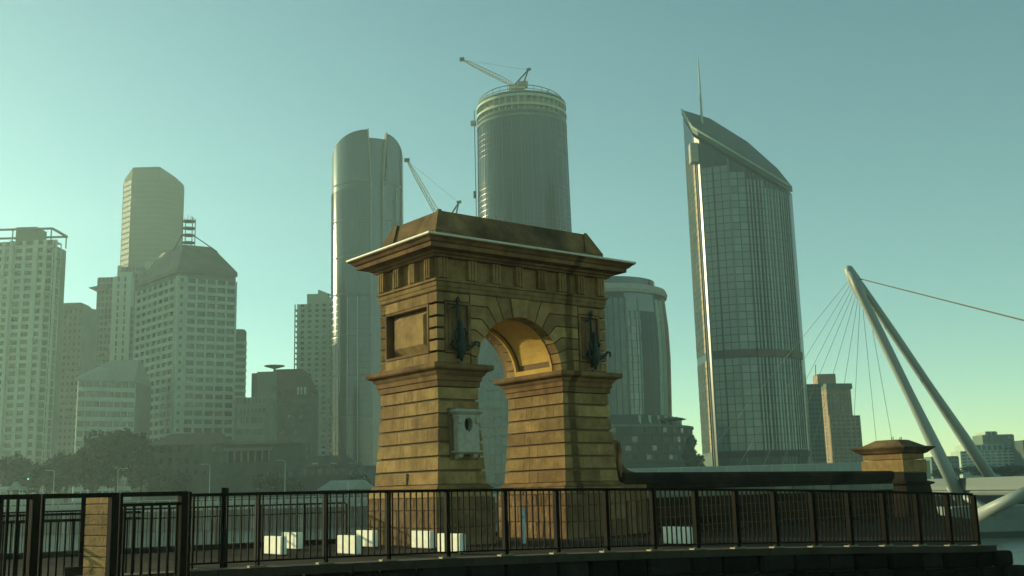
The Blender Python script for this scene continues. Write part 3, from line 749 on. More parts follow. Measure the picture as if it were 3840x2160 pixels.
# A: pale balcony block at the left edge
Y = 550
a0, a1 = P2(-500, 1673, Y + 8), P2(130, 1673, Y)
A = Bld('apartment_block', (a1.x - 20, Y + 8, G0), 'pale apartment block with open balcony ends cut by the left edge')
zt = zat(200, 900, Y); bk = Vector((0, 26))
A.prism('wall', [a0, a1, a1 + bk, a0 + bk], G0, zt, bgrey)
nf = 33
A.facade(a0, a1, G0 + 3, zt, 16, nf, glass_d, bwhite, .30, .42, .7, pdep=.9)
ch = (zt - G0 - 3) / nf
for j in range(nf):
    z = G0 + 3 + ch * j
    A.box('balcony_slab', bwhite, (a1.x + 2.0, a1.y + 5, z), (4.2, 10.5, .35))
    A.box('balcony_front', bgrid, (a1.x + 2.0, a1.y - .2, z + .5), (3.9, .2, .9))
A.box('balcony_slab', bwhite, (a1.x + 2.0, a1.y + 5, zt), (4.2, 10.5, .5))
for dy in (.1, 9.6): A.box('balcony_column', bwhite, (a1.x + 4.0, a1.y + dy, (G0 + zt) / 2), (.45, .45, zt - G0))
for px, w_ in ((20, 3), (118, 2.2), (190, 1.2)):
    c = P2(px, 1300, Y - .7); A.box('facade_rib', bwhite, (c.x, Y - .4, (zt + G0) / 2), (w_ * .5, 1.6, zt - G0))
zr = zt + 6.5
A.box('roof_house', bgrey, (at(85, 880, Y).x, Y + 10, zt + 4.2), (11, 12, 8.4))
for yy in (Y + 1, Y + 20):
    A.part('roof_frame', MB().beam((a0.x, yy, zr), (a1.x + 2.6, yy, zr), 1.0, 1.0), bgrey)
A.part('roof_frame', MB().beam((a1.x + 2.6, Y + 1, zr), (a1.x + 2.6, Y + 20, zr), 1., 1.), bgrey)
for q in (2.2, -18, -38):
    for yy in (Y + 1, Y + 20): A.box('roof_post', bgrey, (a1.x + q, yy, (zt + zr) / 2), (.5, .5, zr - zt))
A.box('podium', bgrey, (a1.x - 30, Y + 4, G0 + 1.5), (84, 30, 4.2)); A.done()

# B: slim block behind A
Y = 620; b0, b1 = P2(200, 1600, Y), P2(290, 1600, Y)
B = Bld('slim_tower', ((b0.x + b1.x) / 2, Y, G0), 'slim plain tower with rounded top just behind the balcony block')
zt = zat(290, 1150, Y)
B.prism('wall', [b0, b1, b1 + Vector((4, 14)), b0 + Vector((0, 14))], G0, zt, bgrey)
B.facade(b0, b1, G0 + 4, zt - 2, 5, 28, glass_d, bgrey, .5, .55, .25)
B.part('roof_cap', MB().loft([[(b0.x + o, Y + o, z), (b1.x - o, Y + o, z), (b1.x - o, Y + 14 - o, z), (b0.x + o, Y + 14 - o, z)] for o, z in [(.3, zt), (.6, zt + 1.6), (1.6, zt + 2.6), (3, zt + 3)]]), bgrey); B.done()

# C: tall faceted tower
Y = 800; cx = (at(460, 800, Y + 14).x + at(670, 800, Y + 14).x) / 2; hw = (at(668, 800, Y + 14).x - at(457, 800, Y + 14).x) / 2 * .93
C_ = Bld('faceted_tower', (cx, Y + hw, G0), 'tall dark faceted tower with a chamfered crown at the left skyline')
cy = Y + hw
def oct8(r, k=.52, dy=0): return [(cx + x * r, cy + y * r) for x, y in ((-1, -k), (-k, -1), (k, -1), (1, -k), (1, k), (k, 1), (-k, 1), (-1, k))]
z_lo, z_sh, z_tp = zat(460, 985, Y), zat(462, 656, Y), zat(570, 613, Y)
mb = MB(); crn = []
base8 = oct8(hw)
mb.loft([[(x, y, G0) for x, y in base8], [(x, y, z_sh - 3) for x, y in base8], [(cx + (x - cx) * .97, cy + (y - cy) * .97, z_sh + (6 if abs(x - cx) < hw * .8 else 0)) for x, y in base8], [(cx + (x - cx) * .42, cy + (y - cy) * .42, z_tp) for x, y in base8]])
C_.part('tower_body', mb, mat('matte_tower_skin', (.03, .06, .045), .8, .2, .1, spec=.1, coord='World'))
nf = 30
for i in (7, 0, 1, 2):
    p0, p1 = base8[i], base8[(i + 1) % 8]
    C_.facade(p0, p1, z_lo - 60, z_sh - 4, 5 if i != 1 else 8, nf, mat('matte_dark_glass', (.022, .045, .035), .6, .2, .1, rand=.15, spec=.1, coord='World'), mat('matte_green_cladding', (.04, .07, .052), .9, .15, .1, spec=.1, coord='World'), .12, .28, .12, pdep=.15)
C_.prism('lower_shoulder', [(cx - hw - 2.2, cy - hw * .5), (cx + hw * .3, cy - hw - 2), (cx + hw, cy - hw * .4), (cx + hw, cy + hw), (cx - hw, cy + hw)], G0, z_lo, bgrey)
C_.done()

# D: stepped block between the faceted tower and the gridded one
Y = 660; D0 = Bld('stepped_tower', (at(420, 1300, Y).x, Y, G0), 'stepped office tower half hidden behind the gridded block')
def slab(b, x0, x1, ytop, Yd, dep, m, nb, nf, gm=glass_d, **k):
    p0, p1 = P2(x0, 1400, Yd), P2(x1, 1400, Yd); zt_ = zat((x0 + x1) / 2, ytop, Yd)
    b.prism('wall', [p0, p1, p1 + Vector((0, dep)), p0 + Vector((0, dep))], G0, zt_, m)
    b.facade(p0, p1, G0 + 4, zt_ - .5, nb, nf, gm, m, **k); return zt_
z1 = slab(D0, 352, 425, 1040, Y, 26, bgrey, 5, 34, pier=.2, span=.4)
slab(D0, 418, 470, 1035, Y - 4, 22, bwhite, 2, 30, pier=.7, span=.3)
slab(D0, 440, 520, 1000, Y + 6, 20, bgrey, 6, 34, pier=.3, span=.4)
slab(D0, 468, 506, 1150, Y - 2, 22, bgrey, 3, 28, pier=.3, span=.4)
c = at(362, 1082, Y); D0.part('roof_blade', MB().prism([(c.x - 4.5, c.z + .3), (c.x + 8, c.z + 2.6), (c.x + 8, c.z - .8)], Y - 2, Y + 12, 'y'), bdark)
D0.box('roof_house', bwhite, (at(465, 1040, Y).x, Y + 6, zat(465, 1033, Y)), (8, 8, 5)); D0.done()
# low link tower in the gap
Yg = 700; DG = Bld('link_block', (at(325, 1400, Yg).x, Yg, G0), 'plain low block filling the gap behind the slim tower')
slab(DG, 296, 356, 1266, Yg, 20, bgrey, 5, 24, pier=.3, span=.5); DG.done()

# E: gridded office block with bronze hip roof
Y = 500
eL, eC, eR = P2(497, 1600, Y + 34), P2(655, 1600, Y), P2(872, 1600, Y + 14)
E_ = Bld('gridded_tower', (eC.x, eC.y + 10, G0), 'gridded precast office tower with bronze hip roof and lattice mast')
zt = zat(655, 1003, Y)
back = eR + (eL - eC)
E_.prism('wall', [eL, eC, eR, back], G0, zt, bgrey)
cpier = (eR - eC).normalized() * 3.4; cl = (eL - eC).normalized() * 2.6
nf = 26
E_.facade(eL, eC + cl, G0 + 2, zt - 5, 7, nf, glass_d, bgrid, .22, .45, 1.0, pdep=.8)
E_.facade(eC + cpier, eR, G0 + 2, zt - 5, 5, nf, glass_d, bgrid, .22, .42, 1.0, pdep=.9)
E_.prism('corner_pier', [eC + cl + Vector((-.3, -.6)), eC + Vector((-.2, -1.2)), eC + cpier + Vector((.3, -.7)), eC + cpier + Vector((.3, 2)), eC + cl + Vector((1, 2))], G0, zt - 4, bgrid)
for j in range(nf):
    z = G0 + 2 + (zt - 7 - G0) * (j + .72) / nf; c = eC + cpier * .5
    E_.window((c.x, c.y - 1.05, z), (1.3, .4, 1.6), math.atan2(cpier.y, cpier.x), glass_d)
rg = lambda px, py, dY: at(px, py, Y + dY)
ez = zt - 1
ring0 = [(eL.x - 1, eL.y, ez - 1.5), (eC.x - .4, eC.y - 1.4, ez - 1.5), (eR.x + 1, eR.y - .5, ez - 1.5), (back.x + 1, back.y + 1, ez - 1.5)]
ring1 = [(x, y, z + 2) for x, y, z in ring0]
mid = sum((Vector(p) for p in ring0), Vector()) / 4
r_ap = zat(690, 922, Y + 14)
ring2 = [(mid.x + (x - mid.x) * .50, mid.y + (y - mid.y) * .50, r_ap) for x, y, z in ring0]
E_.part('hip_roof', MB().loft([ring0, ring1, ring2]), roofbr)
E_.box('top_recess', bdark, (mid.x, mid.y, zt - 3.6), (10, 14, 4))
mx_, my_ = at(707, 900, Y + 16).x, Y + 16
for dx in (-2.4, 2.4):
    for dy in (-2.4, 2.4): E_.part('mast_leg', MB().beam((mx_ + dx, my_ + dy, r_ap - 1), (mx_ + dx, my_ + dy, zat(707, 818, Y + 16)), .35), bdark)
for yy in (912, 884, 858, 832):
    E_.part('mast_platform', MB().lathe([(.3, zat(707, yy, Y + 16) - .4), (3.2, zat(707, yy, Y + 16)), (3.2, zat(707, yy, Y + 16) + .4), (.3, zat(707, yy, Y + 16) + .9)], (mx_, my_), 10), bdark)
for dx in (-2.2, -.6, .9, 2.3):
    E_.part('aerial', MB().beam((mx_ + dx, my_, zat(707, 832, Y + 16)), (mx_ + dx, my_, zat(707, 803 + abs(dx) * 6, Y + 16)), .2), bdark)
E_.part('roof_stay', MB().beam((mx_ + 2.4, my_ - 2.4, zat(707, 884, Y + 16)), (at(812, 940, Y + 16).x, my_ + 2, zat(812, 942, Y + 16)), .45), bdark)
E_.part('roof_stay', MB().beam((mx_ - 2.4, my_ - 2.4, zat(707, 884, Y + 16)), (at(640, 925, Y + 16).x, my_ + 2, zat(640, 926, Y + 16) - 3), .45), bdark)
E_.done()

# F: low banded wing with a sloped roof
Y = 470; f_0, f_1 = P2(285, 1600, Y), P2(500, 1600, Y + 14)
Fb = Bld('banded_wing', ((f_0.x + f_1.x) / 2, Y + 6, G0), 'low banded office wing with a pale pyramid roof beside the gridded tower')
zt = zat(290, 1425, Y)
Fb.prism('wall', [f_0, f_1, f_1 + Vector((0, 22)), f_0 + Vector((0, 22))], G0, zt, bgrey)
Fb.facade(f_0, f_1, G0 + 1, zt - .5, 8, 12, glass_d, bgrid, .10, .42, .9)
r0 = [(f_0.x - 1, f_0.y - 1, zt), (f_1.x, f_1.y - 1, zt), (f_1.x, f_1.y + 22, zt), (f_0.x - 1, f_0.y + 22, zt)]
apx = at(440, 1350, Y + 12)
Fb.part('pyramid_roof', MB().loft([r0, [(x, y, z + .8) for x, y, z in r0], [(apx.x - 3, Y + 12, apx.z), (apx.x + 9, Y + 14, apx.z), (apx.x + 9, Y + 18, apx.z), (apx.x - 3, Y + 18, apx.z)]]), roofpale); Fb.done()

# G: dark cylinder sliver right of E
Y = 570; c = P2(895, 1400, Y)
Gb = Bld('round_tower', (c.x, Y, G0), 'narrow round dark tower showing just right of the gridded tower')
rr = at(921, 1400, Y).x - c.x
Gb.part('shaft', MB().lathe([(rr, G0), (rr, zat(900, 1246, Y)), (rr * .8, zat(900, 1237, Y)), (.1, zat(900, 1234, Y))], (c.x, Y), 28), bgrey, smooth=False)
for k in range(22): Gb.part('floor_band', MB().lathe([(rr + .02, G0 + 5 + k * 3.6), (rr + .3, G0 + 5 + k * 3.6), (rr + .3, G0 + 6.6 + k * 3.6), (rr + .02, G0 + 6.6 + k * 3.6)], (c.x, Y), 28), bwhite)
Gb.done()

# H: dark mansard building
Y = 480; h0, h1 = P2(955, 1600, Y), P2(1163, 1600, Y + 4)
Hb = Bld('mansard_block', ((h0.x + h1.x) / 2, Y + 8, G0), 'dark shaded block with a mansard roof and rooftop dish')
ze, zt = zat(1150, 1462, Y), zat(1060, 1384, Y)
Hb.prism('wall', [h0, h1, h1 + Vector((0, 20)), h0 + Vector((0, 20))], G0, ze, bdark)
Hb.facade(h0, h1, G0 + 1, ze, 9, 13, glass_d, bdark, .4, .5, .4)
xm = at(1030, 1500, Y).x
Hb.part('mansard_roof', MB().loft([[(xm - 1.2, Y - .8, ze), (h1.x + .8, Y - .8, ze), (h1.x + .8, Y + 21, ze), (xm - 1.2, Y + 21, ze)], [(xm, Y + .6, zt), (h1.x - 3.6, Y + .6, zt), (h1.x - 3.6, Y + 19, zt), (xm, Y + 19, zt)]]), roofdk)
Hb.box('stair_tower', bgrey, ((h0.x + xm) / 2 + .8, Y + 8, (G0 + zt) / 2 - 1), (xm - h0.x, 17, zt - G0))
xl = at(948, 1500, Y).x
Hb.box('side_wing', bdark, (xl, Y + 10, (G0 + zat(948, 1396, Y)) / 2), (3.4, 12, zat(948, 1396, Y) - G0))
for px in (1120, 1132, 1146): Hb.box('dormer', bwhite, (at(px, 1470, Y).x, Y - .9, zat(px, 1466, Y)), (.7, .9, 3.2))
dz = zat(1015, 1366, Y)
Hb.part('dish', MB().lathe([(.2, dz - 1.2), (2.2, dz - .6), (4.6, dz + .1), (4.6, dz + .4), (.3, dz)], (at(1013, 1366, Y).x, Y + 9), 14), bgrey)
Hb.part('dish_post', MB().beam((at(1013, 1366, Y).x, Y + 9, zt - .5), (at(1013, 1366, Y).x, Y + 9, dz), .8), bdark); Hb.done()

# low podium blocks between E and J
Y = 455; Lb = Bld('mid_rise_block', (at(950, 1600, Y).x, Y, G0), 'plain mid rise block below the mansard building')
slab(Lb, 885, 1000, 1490, Y + 3, 18, bgrey, 8, 9, pier=.4, span=.5)
slab(Lb, 893, 990, 1560, Y - 4, 10, bgrey, 9, 6, pier=.35, span=.5); Lb.done()

# I: slim balcony tower left of the curved tower
Y = 600; i0, i1 = P2(1118, 1500, Y), P2(1255, 1500, Y)
Ib = Bld('balcony_tower', ((i0.x + i1.x) / 2, Y + 8, G0), 'pale stepped tower with balconies just left of the curved glass tower')
zt = zat(1170, 1140, Y); zt2 = zat(1210, 1100, Y)
Ib.prism('wall', [i0, i1, i1 + Vector((0, 18)), i0 + Vector((0, 18))], G0, zt, bwhite)
ch = 3.05; nf = int((zt - G0) / ch)
Ib.facade(i0, i1, zt - nf * ch, zt, 5, nf, glass_d, bwhite, .5, .5, .4)
for j in range(nf):
    z = zt - nf * ch + j * ch
    Ib.box('balcony_slab', bwhite, (i0.x - 1.2, Y + 5, z), (2.6, 10, .4))
for dy in (.3, 9.5): Ib.box('balcony_column', bgrey, (i0.x - 2.3, Y + dy, (G0 + zt) / 2), (.5, .5, zt - G0))
Ib.prism('upper_step', [Vector((at(1150, 1120, Y).x, Y + 1)), Vector((at(1225, 1120, Y).x, Y + 1)), Vector((at(1225, 1120, Y).x, Y + 14)), Vector((at(1150, 1120, Y).x, Y + 14))], zt, zt2, bwhite)
Ib.part('spire', MB().prism([(at(1188, 1100, Y).x, zt2), (at(1235, 1100, Y).x, zt2), (at(1190, 1082, Y).x, zat(1190, 1082, Y))], Y + 3, Y + 8, 'y'), bwhite)
Ib.done()

# J: curved glass tower with a notch in its crown
Y = 540; jx = at(1378, 1000, Y + 18).x; jr = at(1513, 1000, Y + 18).x - jx
J = Bld('curved_glass_tower', (jx, Y + jr, G0), 'curved glass tower with a split notch in its crown', 'tower')
jc = (jx, Y + jr)
zj = lambda py, px=1380: zat(px, py, Y)
def shell(a0, a1, ztop, r, n=24, th=1.2, zb=None):
    mb = MB(); zb = G0 if zb is None else zb; rings_o = []
    for k in range(n + 1):
        a = R(a0 + (a1 - a0) * k / n); rings_o.append((a, ztop(a0 + (a1 - a0) * k / n)))
    for rr_, flip in ((r, 0), (r - th, 1)):
        pass
    V0 = lambda rr_, a, z: (jc[0] + rr_ * math.sin(a), jc[1] - rr_ * math.cos(a), z)
    rings = [[V0(r, a, zb), V0(r, a, z), V0(r - th, a, z), V0(r - th, a, zb)] for a, z in rings_o]
    return mb.loft(rings)
zl0, zl1 = zj(600, 1245), zj(484, 1400)
J.part('left_shell', shell(-125, 8.5, lambda a: zl0 + (zl1 - zl0) * max(0, math.sin(R(min(90, (a + 100) * 90 / 108.5)))) if a > -100 else zl0, jr, 30), tower_t, smooth=False)
zr0, zr1 = zj(490, 1467), zj(545, 1515)
J.part('right_shell', shell(40, 130, lambda a: zr0 + (zr1 - zr0) * (max(0, a - 40) / 50) ** 1.6 if a < 90 else zr1, jr, 24), tower_t)
J.part('core_drum', MB().lathe([(jr - 1.6, G0), (jr - 1.6, zj(512)), (.1, zj(508))], jc, 48), tower_t)
J.part('slot_edge', MB().loft([[(jc[0] + (jr + .3) * math.sin(R(a)) + dx, jc[1] - (jr + .3) * math.cos(R(a)), z) for dx, a in ((-.3, q), (.3, q))] + [(jc[0] + (jr - 1.6) * math.sin(R(q)) + dx, jc[1] - (jr - 1.6) * math.cos(R(q)), z) for dx in (.3, -.3)] for q, z in ((13.5, G0), (13.5, zj(720)), (12, zj(620)), (8.5, zl1 + .6))]), conc)
J.part('slot_edge', MB().loft([[(jc[0] + (jr + .3) * math.sin(R(a)) + dx, jc[1] - (jr + .3) * math.cos(R(a)), z) for dx, a in ((-.3, q), (.3, q))] + [(jc[0] + (jr - 1.6) * math.sin(R(q)) + dx, jc[1] - (jr - 1.6) * math.cos(R(q)), z) for dx in (.3, -.3)] for q, z in ((33, G0), (33, zj(720)), (34.5, zj(620)), (39.5, zr0 + .6))]), conc)
J.part('left_lower_shell', shell(8, 13.5, lambda a: zj(690) if a > 10 else zj(640), jr - .1, 4), tower_t)
J.part('right_lower_shell', shell(33, 40.5, lambda a: zj(690) if a < 37 else zj(620), jr - .1, 4), tower_t)
for py in (678, 817, 955, 1095, 1250, 1400, 1560):
    for a0, a1 in ((-60, 13), (33.5, 80)):
        z = zj(py); J.part('floor_band', MB().lathe([(jr - .2, z - .3), (jr + .25, z - .3), (jr + .25, z + .3), (jr - .2, z + .3)], jc, 20, R(a0), R(a1)), bgrey)
for a, z0, z1, w_ in ((-40, 1465, 1110, 1.3), (60, 1700, 690, .5), (-78, 1370, 1150, .9), (-8, 1750, 1110, .4), (-25, 1750, 1110, .4)):
    p = (jc[0] + (jr + .1) * math.sin(R(a)), jc[1] - (jr + .1) * math.cos(R(a)))
    J.part('vertical_fin', MB().beam((*p, zj(z0)), (*p, zj(z1)), w_, .5), bwhite)
for k in range(46):
    z = G0 + 6 + k * 3.35
    if z < zj(1100): J.part('floor_line', MB().lathe([(jr - .1, z), (jr + .12, z), (jr + .12, z + .35), (jr - .1, z + .35)], jc, 20, R(-70), R(13)), glass_b)
for k in range(30):
    a = R(-78 + k * 3.05)
    if abs(math.degrees(a) - 13) > 1: J.part('mullion', MB().beam((jc[0] + jr * math.sin(a), jc[1] - jr * math.cos(a), G0 + 4), (jc[0] + jr * math.sin(a), jc[1] - jr * math.cos(a), zj(700)), .22, .14), glass_b)
J.part('podium', MB().lathe([(jr + 6, G0), (jr + 6, zj(1752)), (jr + 1, zj(1745))], jc, 32), bdark)
J.done()

# L: broad cylinder tower under construction
Y = 620; lx = at(1964, 700, Y + 26).x; lr = at(2138, 700, Y + 26).x - lx
Lt = Bld('construction_tower', (lx, Y + lr, G0), 'broad round glass tower under construction with open crown rings', 'tower'); lc = (lx, Y + lr)
zL = lambda py: zat(1960, py, Y)
Lt.part('glass_drum', MB().lathe([(lr * 1.01, G0), (lr * 1.01, zL(1000)), (lr * .985, zL(600)), (lr * .97, zL(408)), (.1, zL(406))], lc, 72), tower_l)
for k in range(62):
    z = G0 + 5 + k * 3.45
    if z > zL(412): break
    q = lr * (1.01 if z < zL(1000) else 1.01 - .04 * (z - zL(1000)) / (zL(408) - zL(1000)))
    Lt.part('floor_line', MB().lathe([(q - .1, z), (q + .04, z), (q + .04, z + .4), (q - .1, z + .4)], lc, 38, R(-95), R(95)), glass_b)
for py, o, hh in ((424, .4, 1.6), (406, .1, 1.0), (384, .5, 1.3), (350, .3, 1.6), (338, .1, .8)):
    z = zL(py); Lt.part('ring_slab', MB().lathe([(lr * .6, z - hh / 2), (lr * .97 + o, z - hh / 2), (lr * .97 + o, z + hh / 2), (lr * .6, z + hh / 2)], lc, 60), bwhite if py in (384, 350) else bgrey)
for k in range(28):
    a = R(-115 + k * 8.5); Lt.part('column', MB().beam((lc[0] + lr * .95 * math.sin(a), lc[1] - lr * .95 * math.cos(a), zL(408)), (lc[0] + lr * .95 * math.sin(a), lc[1] - lr * .95 * math.cos(a), zL(346)), .7), bwhite)
Lt.part('crown_wall', MB().lathe([(lr * .86, zL(408)), (lr * .86, zL(345)), (.2, zL(343))], lc, 48), bstone)
for k in range(44):
    a = R(-88 + k * 4.1); q0, q1 = lr * 1.01, lr * .972
    Lt.part('mullion', MB().beam((lc[0] + q0 * math.sin(a), lc[1] - q0 * math.cos(a), G0 + 4), (lc[0] + q0 * math.sin(a), lc[1] - q0 * math.cos(a), zL(1000)), .28, .2).beam((lc[0] + q0 * math.sin(a), lc[1] - q0 * math.cos(a), zL(1000)), (lc[0] + q1 * math.sin(a), lc[1] - q1 * math.cos(a), zL(412)), .28, .2), glass_b if k % 3 else bgrey)
zg0, zg1 = zL(340), zL(318)
for k in range(20):
    a = R(-110 + k * 11.5); hi = zL(340 - 8 - 20 * math.sin(max(0, min(math.pi, R(k * 11)))))
    Lt.part('guard_post', MB().beam((lc[0] + lr * .93 * math.sin(a), lc[1] - lr * .93 * math.cos(a), zg0), (lc[0] + lr * .93 * math.sin(a), lc[1] - lr * .93 * math.cos(a), hi), .3), bgrey)
rail = [(lc[0] + lr * .93 * math.sin(R(-110 + k * 5.75)), lc[1] - lr * .93 * math.cos(R(-110 + k * 5.75)), zL(340 - 8 - 20 * math.sin(max(0, min(math.pi, R(k * 5.5)))))) for k in range(34)]
Lt.part('guard_rail', MB().tube(rail, .28, 5), bgrey)
Lt.part('guard_rail', MB().tube([(x, y, (z + zg0) / 2) for x, y, z in rail], .2, 5), bgrey)
hx = at(1776, 400, Y).x
Lt.part('hoist_mast', MB().beam((lc[0] - lr * .985 - 1.4, lc[1] - 2, G0), (lc[0] - lr * .985 - 1.4, lc[1] - 2, zL(350)), .5), bgrey)
Lt.box('hoist_cage', bstone, (lc[0] - lr - 1.6, lc[1] - 2, zL(402)), (3.4, 3.2, 2.6)); Lt.box('hoist_cage', bdark, (lc[0] - lr - 1.6, lc[1] - 2, zL(680)), (1.8, 2.5, 4))
Lt.part('roof_mast', MB().beam((at(2092, 330, Y).x, lc[1] - 8, zL(345)), (at(2092, 305, Y).x, lc[1] - 8, zat(2092, 303, Y)), .5), bdark)
Lt.part('roof_mast', MB().beam((at(2056, 330, Y).x, lc[1] - 14, zL(345)), (at(2056, 305, Y).x, lc[1] - 14, zat(2056, 306, Y)), .9), bdark)
Lt.done()
def lattice(mb, p, q, w0, w1, n, r=.18):
    p, q = Vector(p), Vector(q); d = (q - p).normalized(); a = d.cross(Vector((0, 1, .15))).normalized(); b_ = d.cross(a)
    cs = []
    for k in range(n + 1):
        t = k / n; c = p.lerp(q, t); w_ = w0 + (w1 - w0) * t
        w_ *= min(1, .35 + 3 * t, .3 + 3.5 * (1 - t))
        cs.append([c + a * w_ * .5 + b_ * w_ * .3, c - a * w_ * .5 + b_ * w_ * .3, c - b_ * w_ * .5])
    for k in range(n):
        for i in range(3):
            mb.beam(cs[k][i], cs[k + 1][i], r); mb.beam(cs[k][i], cs[k + 1][(i + 1) % 3], r * .7)
    return mb
crane_m = mat('crane_paint', (.40, .36, .27), .6, .1); 
def crane(name, lab, tip, foot, mast_base, aframe, rope=None):
    t = thing(name, mast_base, lab, 'crane', 'construction cranes'); o = Vector(mast_base)
    def pt(nm, mb, m): mb.v = [tuple(Vector(v) - o) for v in mb.v]; return part(nm, mb, m, t)
    pt('jib', lattice(MB(), foot, tip, 3.4, 2.0, 16, .34), crane_m)
    pt('jib_head', MB().box(tip[0] - 1.6, tip[0] + 1.4, tip[1] - .8, tip[1] + .8, tip[2] - .8, tip[2] + 1.2), bdark)
    f = Vector(foot)
    pt('machinery_deck', MB().box(f.x - 3.5, f.x + 6, f.y - 2, f.y + 2, f.z - 2.4, f.z - .2), crane_m)
    pt('cab', MB().box(f.x + 2, f.x + 8, f.y - 2.2, f.y + 2.2, f.z - 1.2, f.z + 2.2), bstone)
    af = Vector(aframe)
    pt('a_frame', MB().beam((f.x - 1, f.y, f.z - .5), af, .8).beam((f.x + 5, f.y, f.z), af, .8).beam(af - Vector((1, 0, 0)), af + Vector((1.5, 0, .6)), 1.4), bdark)
    pt('pendant', MB().beam(af, tip, .14), crane_m)
    pt('mast', lattice(MB(), (f.x, f.y, mast_base[2]), (f.x, f.y, f.z - 2), 2.6, 2.6, 14, .35), crane_m)
    return t
f_ = at(1930, 322, Y + 12); tp = at(1733, 224, Y + 12); ap = at(1981, 262, Y + 12)
crane('tower_crane', 'pale luffing crane on top of the round tower', tuple(tp), tuple(f_), (f_.x, f_.y, zL(345)), tuple(ap))
f_ = at(1668, 850, 600); tp = at(1527, 602, 600); ap = at(1720, 760, 600)
crane('tower_crane', 'pale luffing crane rising behind the arch beside the curved tower', tuple(tp), tuple(f_), (f_.x, f_.y, G0), tuple(ap))

# teal glass block filling the view through the arch
Y = 505; Gk = Bld('teal_glass_block', (at(1930, 1600, Y).x, Y, G0), 'teal glass block seen through the opening of the arch')
q0, q1 = P2(1745, 1700, Y), P2(2150, 1700, Y + 6); zt = zat(1950, 1150, Y)
Gk.prism('wall', [q0, q1, q1 + Vector((0, 20)), q0 + Vector((0, 20))], G0, zt, bgrey)
Gk.facade(q0, q1, G0 + 4, zt - 1, 18, 19, glass_t, bgrey, .10, .12, .22, pdep=.3)
Gk.done()
# M: bulging hotel drum and podium right of the arch
Y = 520; mx0 = at(2285, 1300, Y + 28).x; mr = at(2514, 1300, Y + 28).x - mx0
M_ = Bld('bulging_hotel', (mx0, Y + mr, G0), 'bulging curved glass hotel with a white roof ring right of the arch'); mc = (mx0, Y + mr)
zM = lambda py: zat(2440, py, Y)
prof = [(mr * .97, zM(1560)), (mr * .985, zM(1450)), (mr, zM(1320)), (mr * .99, zM(1200)), (mr * .95, zM(1090))]
def mrad(z):
    for (r0, z0), (r1, z1) in zip(prof[:-1], prof[1:]):
        if z0 <= z <= z1: return r0 + (r1 - r0) * (z - z0) / (z1 - z0)
    return prof[-1][0] if z > prof[-1][1] else prof[0][0]
M_.part('drum', MB().lathe(prof + [(.2, zM(1088))], mc, 64), glass_b)
nfm = 16; zl, zh = zM(1552), zM(1110)
bays = [(-70 + k * 5.2) for k in range(31)]
for j in range(nfm):
    z0, z1 = zl + (zh - zl) * j / nfm, zl + (zh - zl) * (j + 1) / nfm; zm_ = (z0 + z1) / 2; rr_ = mrad(zm_)
    for a in bays:
        dark = (24.5 < a < 46) or a > 58.5
        if dark: continue
        jit = ((j * 7 + int(a * 3)) % 5 - 2) * .12
        g = glass_s if (12 < a < 24.5 or a > 46) else glass_t
        c = (mc[0] + (rr_ + .15) * math.sin(R(a + jit)), mc[1] - (rr_ + .15) * math.cos(R(a + jit)), zm_)
        M_.window(c, (rr_ * R(5.2) * .84, .25, (z1 - z0) * .94), R(a), g)
for a in (12, 24, 47, 50.5, 54, 57.5):
    M_.part('vertical_fin', MB().loft([[(mc[0] + (mrad(z) + o) * math.sin(R(a)) + dx, mc[1] - (mrad(z) + o) * math.cos(R(a)), z) for o, dx in ((-.2, -.35), (.5, -.35), (.5, .35), (-.2, .35))] for z in [zl + (zh - zl) * k / 6 for k in range(7)]]), bwhite if a > 46 else bgrey)
M_.part('sky_deck', MB().lathe([(mr * .955, zM(1160)), (mr * .985, zM(1160)), (mr * .965, zM(1092)), (mr * .94, zM(1090))], mc, 20, R(11), R(44)), glass_s)
M_.part('roof_ring', MB().lathe([(mr * .9, zM(1092)), (mr * .985, zM(1088)), (mr * 1.0, zM(1075)), (mr * .97, zM(1058)), (mr * .86, zM(1050))], mc, 64), conc)
M_.part('roof_glass', MB().lathe([(mr * .80, zM(1062)), (mr * .80, zM(1022)), (.2, zM(1016))], mc, 48), glass_t)
M_.done()
Y = 490; nx = at(2250, 1650, Y + 40).x; nr = at(2600, 1650, Y + 40).x - nx
N_ = Bld('hotel_podium', (nx, Y + nr, G0), 'dark curved podium with canopy disc below the bulging hotel'); nc = (nx, Y + nr)
zN = lambda py: zat(2480, py, Y)
N_.part('drum', MB().lathe([(nr, G0), (nr, zN(1590)), (nr * .9, zN(1585)), (nr * .86, zN(1550)), (.2, zN(1548))], nc, 56), bdark)
for k, py in enumerate((1592, 1625, 1660, 1695, 1728)):
    z = zN(py); N_.part('terrace_band', MB().lathe([(nr - .2, z - .5), (nr + .8, z - .5), (nr + .8, z + .5), (nr - .2, z + .5)], nc, 48), bdark if k else bgrey)
for k in range(26):
    a = R(-30 + k * 4.2)
    for q, (p0, p1) in enumerate(((1620, 1597), (1655, 1630), (1690, 1665), (1724, 1700))):
        if (k * 3 + q * 5) % 7 < 3: continue
        zm_ = (zN(p0) + zN(p1)) / 2
        N_.window((nc[0] + (nr + .1) * math.sin(a), nc[1] - (nr + .1) * math.cos(a), zm_), (2.8, .2, abs(zN(p1) - zN(p0)) * .8), a, glass_t if (k + q) % 4 == 0 else glass_b)
for k in range(8):
    a = R(24 + k * 8); c = (nc[0] + nr * .88 * math.sin(a), nc[1] - nr * .88 * math.cos(a)); N_.part('loggia_column', MB().beam((*c, zN(1588)), (*c, zN(1550)), 1.2), bwhite)
cz_ = zN(1568); cxx = at(2535, 1566, Y).x
